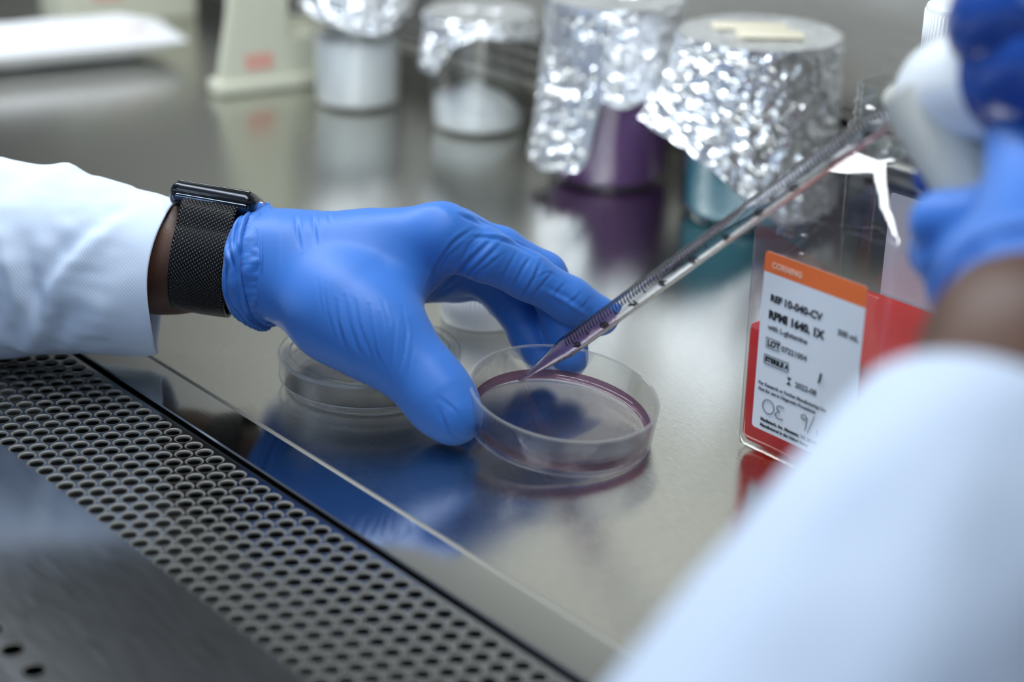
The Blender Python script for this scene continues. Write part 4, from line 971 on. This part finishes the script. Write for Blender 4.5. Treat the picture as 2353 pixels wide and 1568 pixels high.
# lab coat: torso with sleeves
def ring3(c, ax_, up, a, b, n, f=None):
    ax_ = ax_.normalized(); u = (up - ax_ * up.dot(ax_)).normalized(); s_ = ax_.cross(u); out = []
    for k in range(n):
        t_ = 2 * PI * k / n; q = 1 + (f(t_) if f else 0); out.append(c + u * (a * q * math.cos(t_)) + s_ * (b * q * math.sin(t_)))
    return out
coat_rings = []
for z, a, b in ((-0.40, 0.23, 0.17), (-0.2, 0.21, 0.16), (0.0, 0.20, 0.155), (0.15, 0.215, 0.155), (0.25, 0.225, 0.145), (0.32, 0.20, 0.125), (0.36, 0.14, 0.10), (0.385, 0.085, 0.080), (0.395, 0.068, 0.070)):
    coat_rings.append([V((a * math.cos(2 * PI * k / 72) * (1 + 0.03 * noise.noise(V((k * 0.5, z * 8, 0)))), -0.74 + b * math.sin(2 * PI * k / 72) * (1 + 0.03 * noise.noise(V((k * 0.5, z * 8, 4)))), z)) for k in range(72)])
coat = loft('lab_coat', coat_rings, M['coat'], person, False, False, 3.2); coat['label'] = 'white lab coat'
coat.modifiers.new('thickness', 'SOLIDIFY').thickness = 0.002
def catmull(pts, n):
    out = []; P_ = [pts[0]] + list(pts) + [pts[-1]]
    for i in range(1, len(P_) - 2):
        for k in range(n):
            t_ = k / n; a, b, c, d = P_[i - 1], P_[i], P_[i + 1], P_[i + 2]
            out.append(0.5 * ((2 * b) + (c - a) * t_ + (2 * a - 5 * b + 4 * c - d) * t_ * t_ + (3 * b - a - 3 * c + d) * t_ ** 3))
    out.append(np.array(pts[-1], float)); return out
def sleeve(stations, n_sub, NT, foldf, up, label, hemf=None):
    S_ = catmull([np.array(s, float) for s in stations], n_sub); cs = [V(s[:3]) for s in S_]; L = [0.0]
    for i in range(1, len(cs)): L.append(L[-1] + (cs[i] - cs[i - 1]).length)
    vs, fs, uvs = [], [], []
    for i, c in enumerate(cs):
        t_ = (cs[min(i + 1, len(cs) - 1)] - cs[max(i - 1, 0)]).normalized()
        u = up - t_ * up.dot(t_); u.normalize(); s_ = t_.cross(u)
        for k in range(NT):
            th = 2 * PI * k / NT; du, ds = math.cos(th), math.sin(th)
            f = foldf(L[i], th); p = c + u * ((S_[i][3] + f) * du) + s_ * ((S_[i][4] + f) * ds)
            if hemf: p = p + t_ * (hemf(th) * math.exp(-L[i] / 0.02))
            vs.append(p); uvs.append((L[i], th * 0.045))
    n = len(cs)
    for i in range(n - 1):
        for k in range(NT):
            k2 = (k + 1) % NT; fs.append((i * NT + k, i * NT + k2, (i + 1) * NT + k2, (i + 1) * NT + k))
    # turned-in hem
    b = len(vs)
    for j, (dr, dx) in enumerate(((-0.0006, -0.0006), (-0.0020, 0.0004), (-0.0032, 0.006), (-0.0034, 0.020))):
        for k in range(NT):
            t0 = (cs[1] - cs[0]).normalized(); v = vs[k]; rad = (v - cs[0]); rad = rad - t0 * rad.dot(t0)
            vs.append(v + rad.normalized() * dr + t0 * dx); uvs.append((dx, 0.0))
    chain = [0] + [b + j * NT for j in range(4)]
    for s0, s1 in zip(chain, chain[1:]):
        for k in range(NT):
            k2 = (k + 1) % NT; fs.append((s0 + k2, s0 + k, s1 + k, s1 + k2))
    o = mesh('sleeve', vs, fs, M['coat'], coat); o['label'] = label
    me = o.data; ul = me.uv_layers.new(name='UVMap'); vi = np.empty(len(me.loops), np.int32); me.loops.foreach_get('vertex_index', vi)
    ul.data.foreach_set('uv', np.array(uvs, np.float32)[vi].ravel())
    return o
# folds of the left sleeve: a few long creases running up from the hem and a bunch over the grille
def fold_l(x, th):
    # th measured from the top, toward the far side for positive s; the camera side is th ~ 270 deg
    e = min(1.0, x / 0.02)
    dd = (math.degrees(th) - 360) if th > PI else math.degrees(th)     # camera side: about -90
    g = lambda x0, d0, wx, wd, ang=0.0: math.exp(-(((x - x0) + ang * (dd - d0)) / wx) ** 2 - ((dd - d0) / wd) ** 2)
    r = 0.0
    r += 0.0026 * g(0.030, -84, 0.006, 30, 0.00045) - 0.0034 * g(0.039, -84, 0.0055, 32, 0.00045)
    r += 0.0030 * g(0.064, -102, 0.0055, 22, -0.0002) - 0.0038 * g(0.055, -106, 0.006, 26, -0.0002)
    r += 0.0030 * g(0.052, -140, 0.009, 20, 0.0004) - 0.0034 * g(0.038, -132, 0.008, 20, 0.0004) + 0.0022 * g(0.020, -122, 0.008, 26, 0.0004)
    r += 0.0024 * g(0.072, -150, 0.006, 16, -0.0006) - 0.003 * g(0.080, -128, 0.006, 20, 0.0005)
    r += 0.0034 * g(0.057, -8, 0.005, 26, 0.0) - 0.0022 * g(0.066, -30, 0.007, 26, 0.0004)
    r += 0.0016 * noise.noise(V((x * 38, math.cos(th) * 2.6, math.sin(th) * 2.6))) + 0.0007 * noise.noise(V((x * 90, math.cos(th) * 6, math.sin(th) * 6)))
    return r * e
stL = [(*c, a, b) for c, a, b in SLEEVE_L]
stL += [(*(ELL), 0.062, 0.060), (*(ELL.lerp(SHL, 0.35)), 0.070, 0.066), (*(ELL.lerp(SHL, 0.75)), 0.080, 0.075), (*SHL, 0.085, 0.08)]
def hem_l(th):
    return 0.0012 * math.sin(3 * th) + 0.004 * max(0, -math.cos(th)) ** 4 + 0.016 * max(0, math.sin(th)) ** 1.3
sleeve(stL, 10, 160, fold_l, cy, 'white coat sleeve above the wristwatch', hem_l)
rc_, rl_ = V(RCUFF), V(RLOW)
stR = [(*(rc_), 0.044, 0.044), (*(rc_ + rdir * 0.03), 0.048, 0.048), (*(rc_ + rdir * 0.09), 0.054, 0.054), (*(rc_ + rdir * 0.15), 0.060, 0.060), (*ELR, 0.062, 0.060), (*(ELR.lerp(SHR, 0.35)), 0.064, 0.062), (*(ELR.lerp(SHR, 0.75)), 0.070, 0.068), (*SHR, 0.075, 0.072)]
sleeve(stR, 8, 96, lambda x, th: (0.002 * noise.noise(V((x * 30, math.cos(th) * 2.5, math.sin(th) * 2.5 + 7)))) * min(1, x / 0.02), cy, 'white coat sleeve of the arm holding the pipette')

# ---------------------------------------------------------------- wristwatch
wa = norm(WATCH_AXIS); t_ = norm(cf - wa * cf.dot(wa)); wn = t_.cross(wa)
if wn.dot(cy) < 0: wn = -wn
near = V(WATCH_NEAR)
CW, CD, CH = 0.0405, 0.046, 0.0124
wc_ = near + t_ * (CD / 2)
watch = empty('wristwatch', wc_, 'dark grey smart wristwatch with black woven mesh band on the wrist', 'watch')
Mw = frame(wc_, wa, t_, wn)
bm = bmesh.new(); rbox(bm, (CW, CD, CH), (0, 0, 0), 0.0050, None, 6)
for v in bm.verts: v.co = Mw @ v.co
from_bm('case', bm, M['case'], watch, True, 1.2)
box('screen', (CW - 0.006, CD - 0.006, 0.0018), (0, 0, CH / 2 - 0.0004), 0.0008, M['black_glass'], watch, Mw, 3)
# lug bar sunk in the near end of the case
for sy in (-1, 1):
    bm = bmesh.new(); rbox(bm, (CW - 0.0045, 0.0045, 0.0042), (0.0, sy * (CD / 2 - 0.0012), -0.0016), 0.0018, Mw, 4); from_bm('lug', bm, M['lug'], watch, True, 1.0)
    box('lug_slot', (CW - 0.0035, 0.003, 0.0009), (0.0, sy * (CD / 2 - 0.0010), 0.0012), 0.0003, M['black_glass'], watch, Mw, 2)
Mcr = frame(wc_ + wa * (CW / 2 - 0.0006) - t_ * 0.004 + wn * 0.0005, t_, wn, wa)
lathe('crown', [(0, 0.0), (0.0033, 0.0), (0.0036, 0.0005), (0.0036, 0.0020), (0.0031, 0.0025), (0, 0.0025)], M['crown'], watch, Mcr, 32)
# band: strip that leaves the lug, passes round the wrist and comes back on the far side
wrist = V(WRIST_C); 
def band():
    BW = 0.0258; NU, NW = 90, 16; vs, fs, uvs = [], [], []; n = 0
    path = []
    ra, rb_ = 0.0262, 0.0312                                            # along wn / along t_
    c0_ = wrist
    # angle from wn toward the near side; start at the lug
    start = wc_ - t_ * (CD / 2 + 0.0006) + wn * (-0.0022); end = wc_ + t_ * (CD / 2 + 0.0006) + wn * (-0.0022)
    ell = [c0_ - t_ * (rb_ * math.sin(a)) + wn * (ra * math.cos(a)) for a in np.linspace(math.radians(62), math.radians(298), 60)]
    path = [start, start.lerp(ell[0], 0.35) - t_ * 0.0012, start.lerp(ell[0], 0.7) - t_ * 0.0012] + ell + [end.lerp(ell[-1], 0.7) + t_ * 0.001, end.lerp(ell[-1], 0.35) + t_ * 0.001, end]
    L = [0.0]
    for i in range(1, len(path)): L.append(L[-1] + (path[i] - path[i - 1]).length)
    for i, p in enumerate(path):
        tg = (path[min(i + 1, len(path) - 1)] - path[max(i - 1, 0)]).normalized(); out = tg.cross(wa)
        if out.dot(p - wrist) < 0: out = -out
        p = p - wa * (wa.dot(p - wc_))                                   # centre the band on the case
        sk = 0.0
        for j in range(NW + 1):
            v_ = (j / NW - 0.5) * BW
            bulge = 0.0004 * math.sqrt(max(0, 1 - (2 * v_ / BW) ** 2))
            vs.append(p + wa * v_ + out * bulge); uvs.append((v_ , L[i]))
    for i in range(len(path) - 1):
        for j in range(NW): A = i * (NW + 1) + j; fs.append((A, A + 1, A + NW + 2, A + NW + 1))
    o = mesh('band', vs, fs, M['band'], watch); o['label'] = 'black woven metal mesh band'
    me = o.data; ul = me.uv_layers.new(name='UVMap'); vi = np.empty(len(me.loops), np.int32); me.loops.foreach_get('vertex_index', vi)
    ul.data.foreach_set('uv', np.array(uvs, np.float32)[vi].ravel())
    # consistent outward normals, real thickness
    bm = bmesh.new(); bm.from_mesh(me); bmesh.ops.recalc_face_normals(bm, faces=bm.faces); bm.to_mesh(me); bm.free()
    sm = o.modifiers.new('thickness', 'SOLIDIFY'); sm.thickness = 0.0014; sm.offset = 0
band()

# ---------------------------------------------------------------- pipette controller
pc = empty('pipette_controller', top, 'glossy white pistol-grip pipette controller with grey handle in the gloved hand', 'controller')
hd_ = (V(HEAD_DIR) - top).normalized(); hx_ = norm(px_ - hd_ * px_.dot(hd_)); Mh = frame(top - hd_ * 0.001, hx_, hd_.cross(hx_), hd_)
lathe('nose_cone', [(0.0051, -0.004), (0.0070, -0.004), (0.0080, 0.006), (0.0105, 0.0225), (0.0, 0.0226)], M['grey_plastic'], pc, Mh, 48)
lathe('head', [(0, 0.0224), (0.0110, 0.0224), (0.0150, 0.0260), (0.0182, 0.036), (0.0195, 0.050), (0.0205, 0.105), (0.0180, 0.120), (0.0120, 0.128), (0, 0.130)], M['gloss_white'], pc, Mh, 56)
lathe('rear_cap', [(0.0, 0.1285), (0.0122, 0.1285), (0.0184, 0.1205), (0.0206, 0.106), (0.0206, 0.092), (0.0212, 0.092), (0.0212, 0.108), (0.019, 0.123), (0.012, 0.1315), (0, 0.1325)], M['blue_plastic'], pc, Mh, 56)
Mt = frame(V(TOPCAP), hx_, hd_.cross(hx_), hd_)
lathe('motor_cover', [(0.019 * math.sin(t_), -0.030 * math.cos(t_)) for t_ in np.linspace(0, PI, 15)], M['blue_plastic'], pc, Mt, 40)
u_ = hax.cross(htail).normalized(); rings = []
for f, a, b in ((-0.05, 0.0150, 0.0130), (0.15, 0.0145, 0.0128), (0.4, 0.0135, 0.0125), (0.7, 0.0130, 0.0125), (1.0, 0.0130, 0.0125), (1.3, 0.0130, 0.0120), (1.38, 0.0110, 0.0095)):
    rings.append(ring3(HT.lerp(HB, f), hax, htail, a, b, 36))
loft('handle', rings, M['grey_plastic'], pc, True, True, 0.9)
for i in range(2):
    p = HT + hax * (0.024 + 0.016 * i) - htail * 0.0138
    lathe('button', [(0, 0.004), (0.005, 0.0035), (0.0068, 0.001), (0.0068, -0.004), (0, -0.004)], M['blue_plastic'], pc, frame(p, hside, hax, -htail), 28)
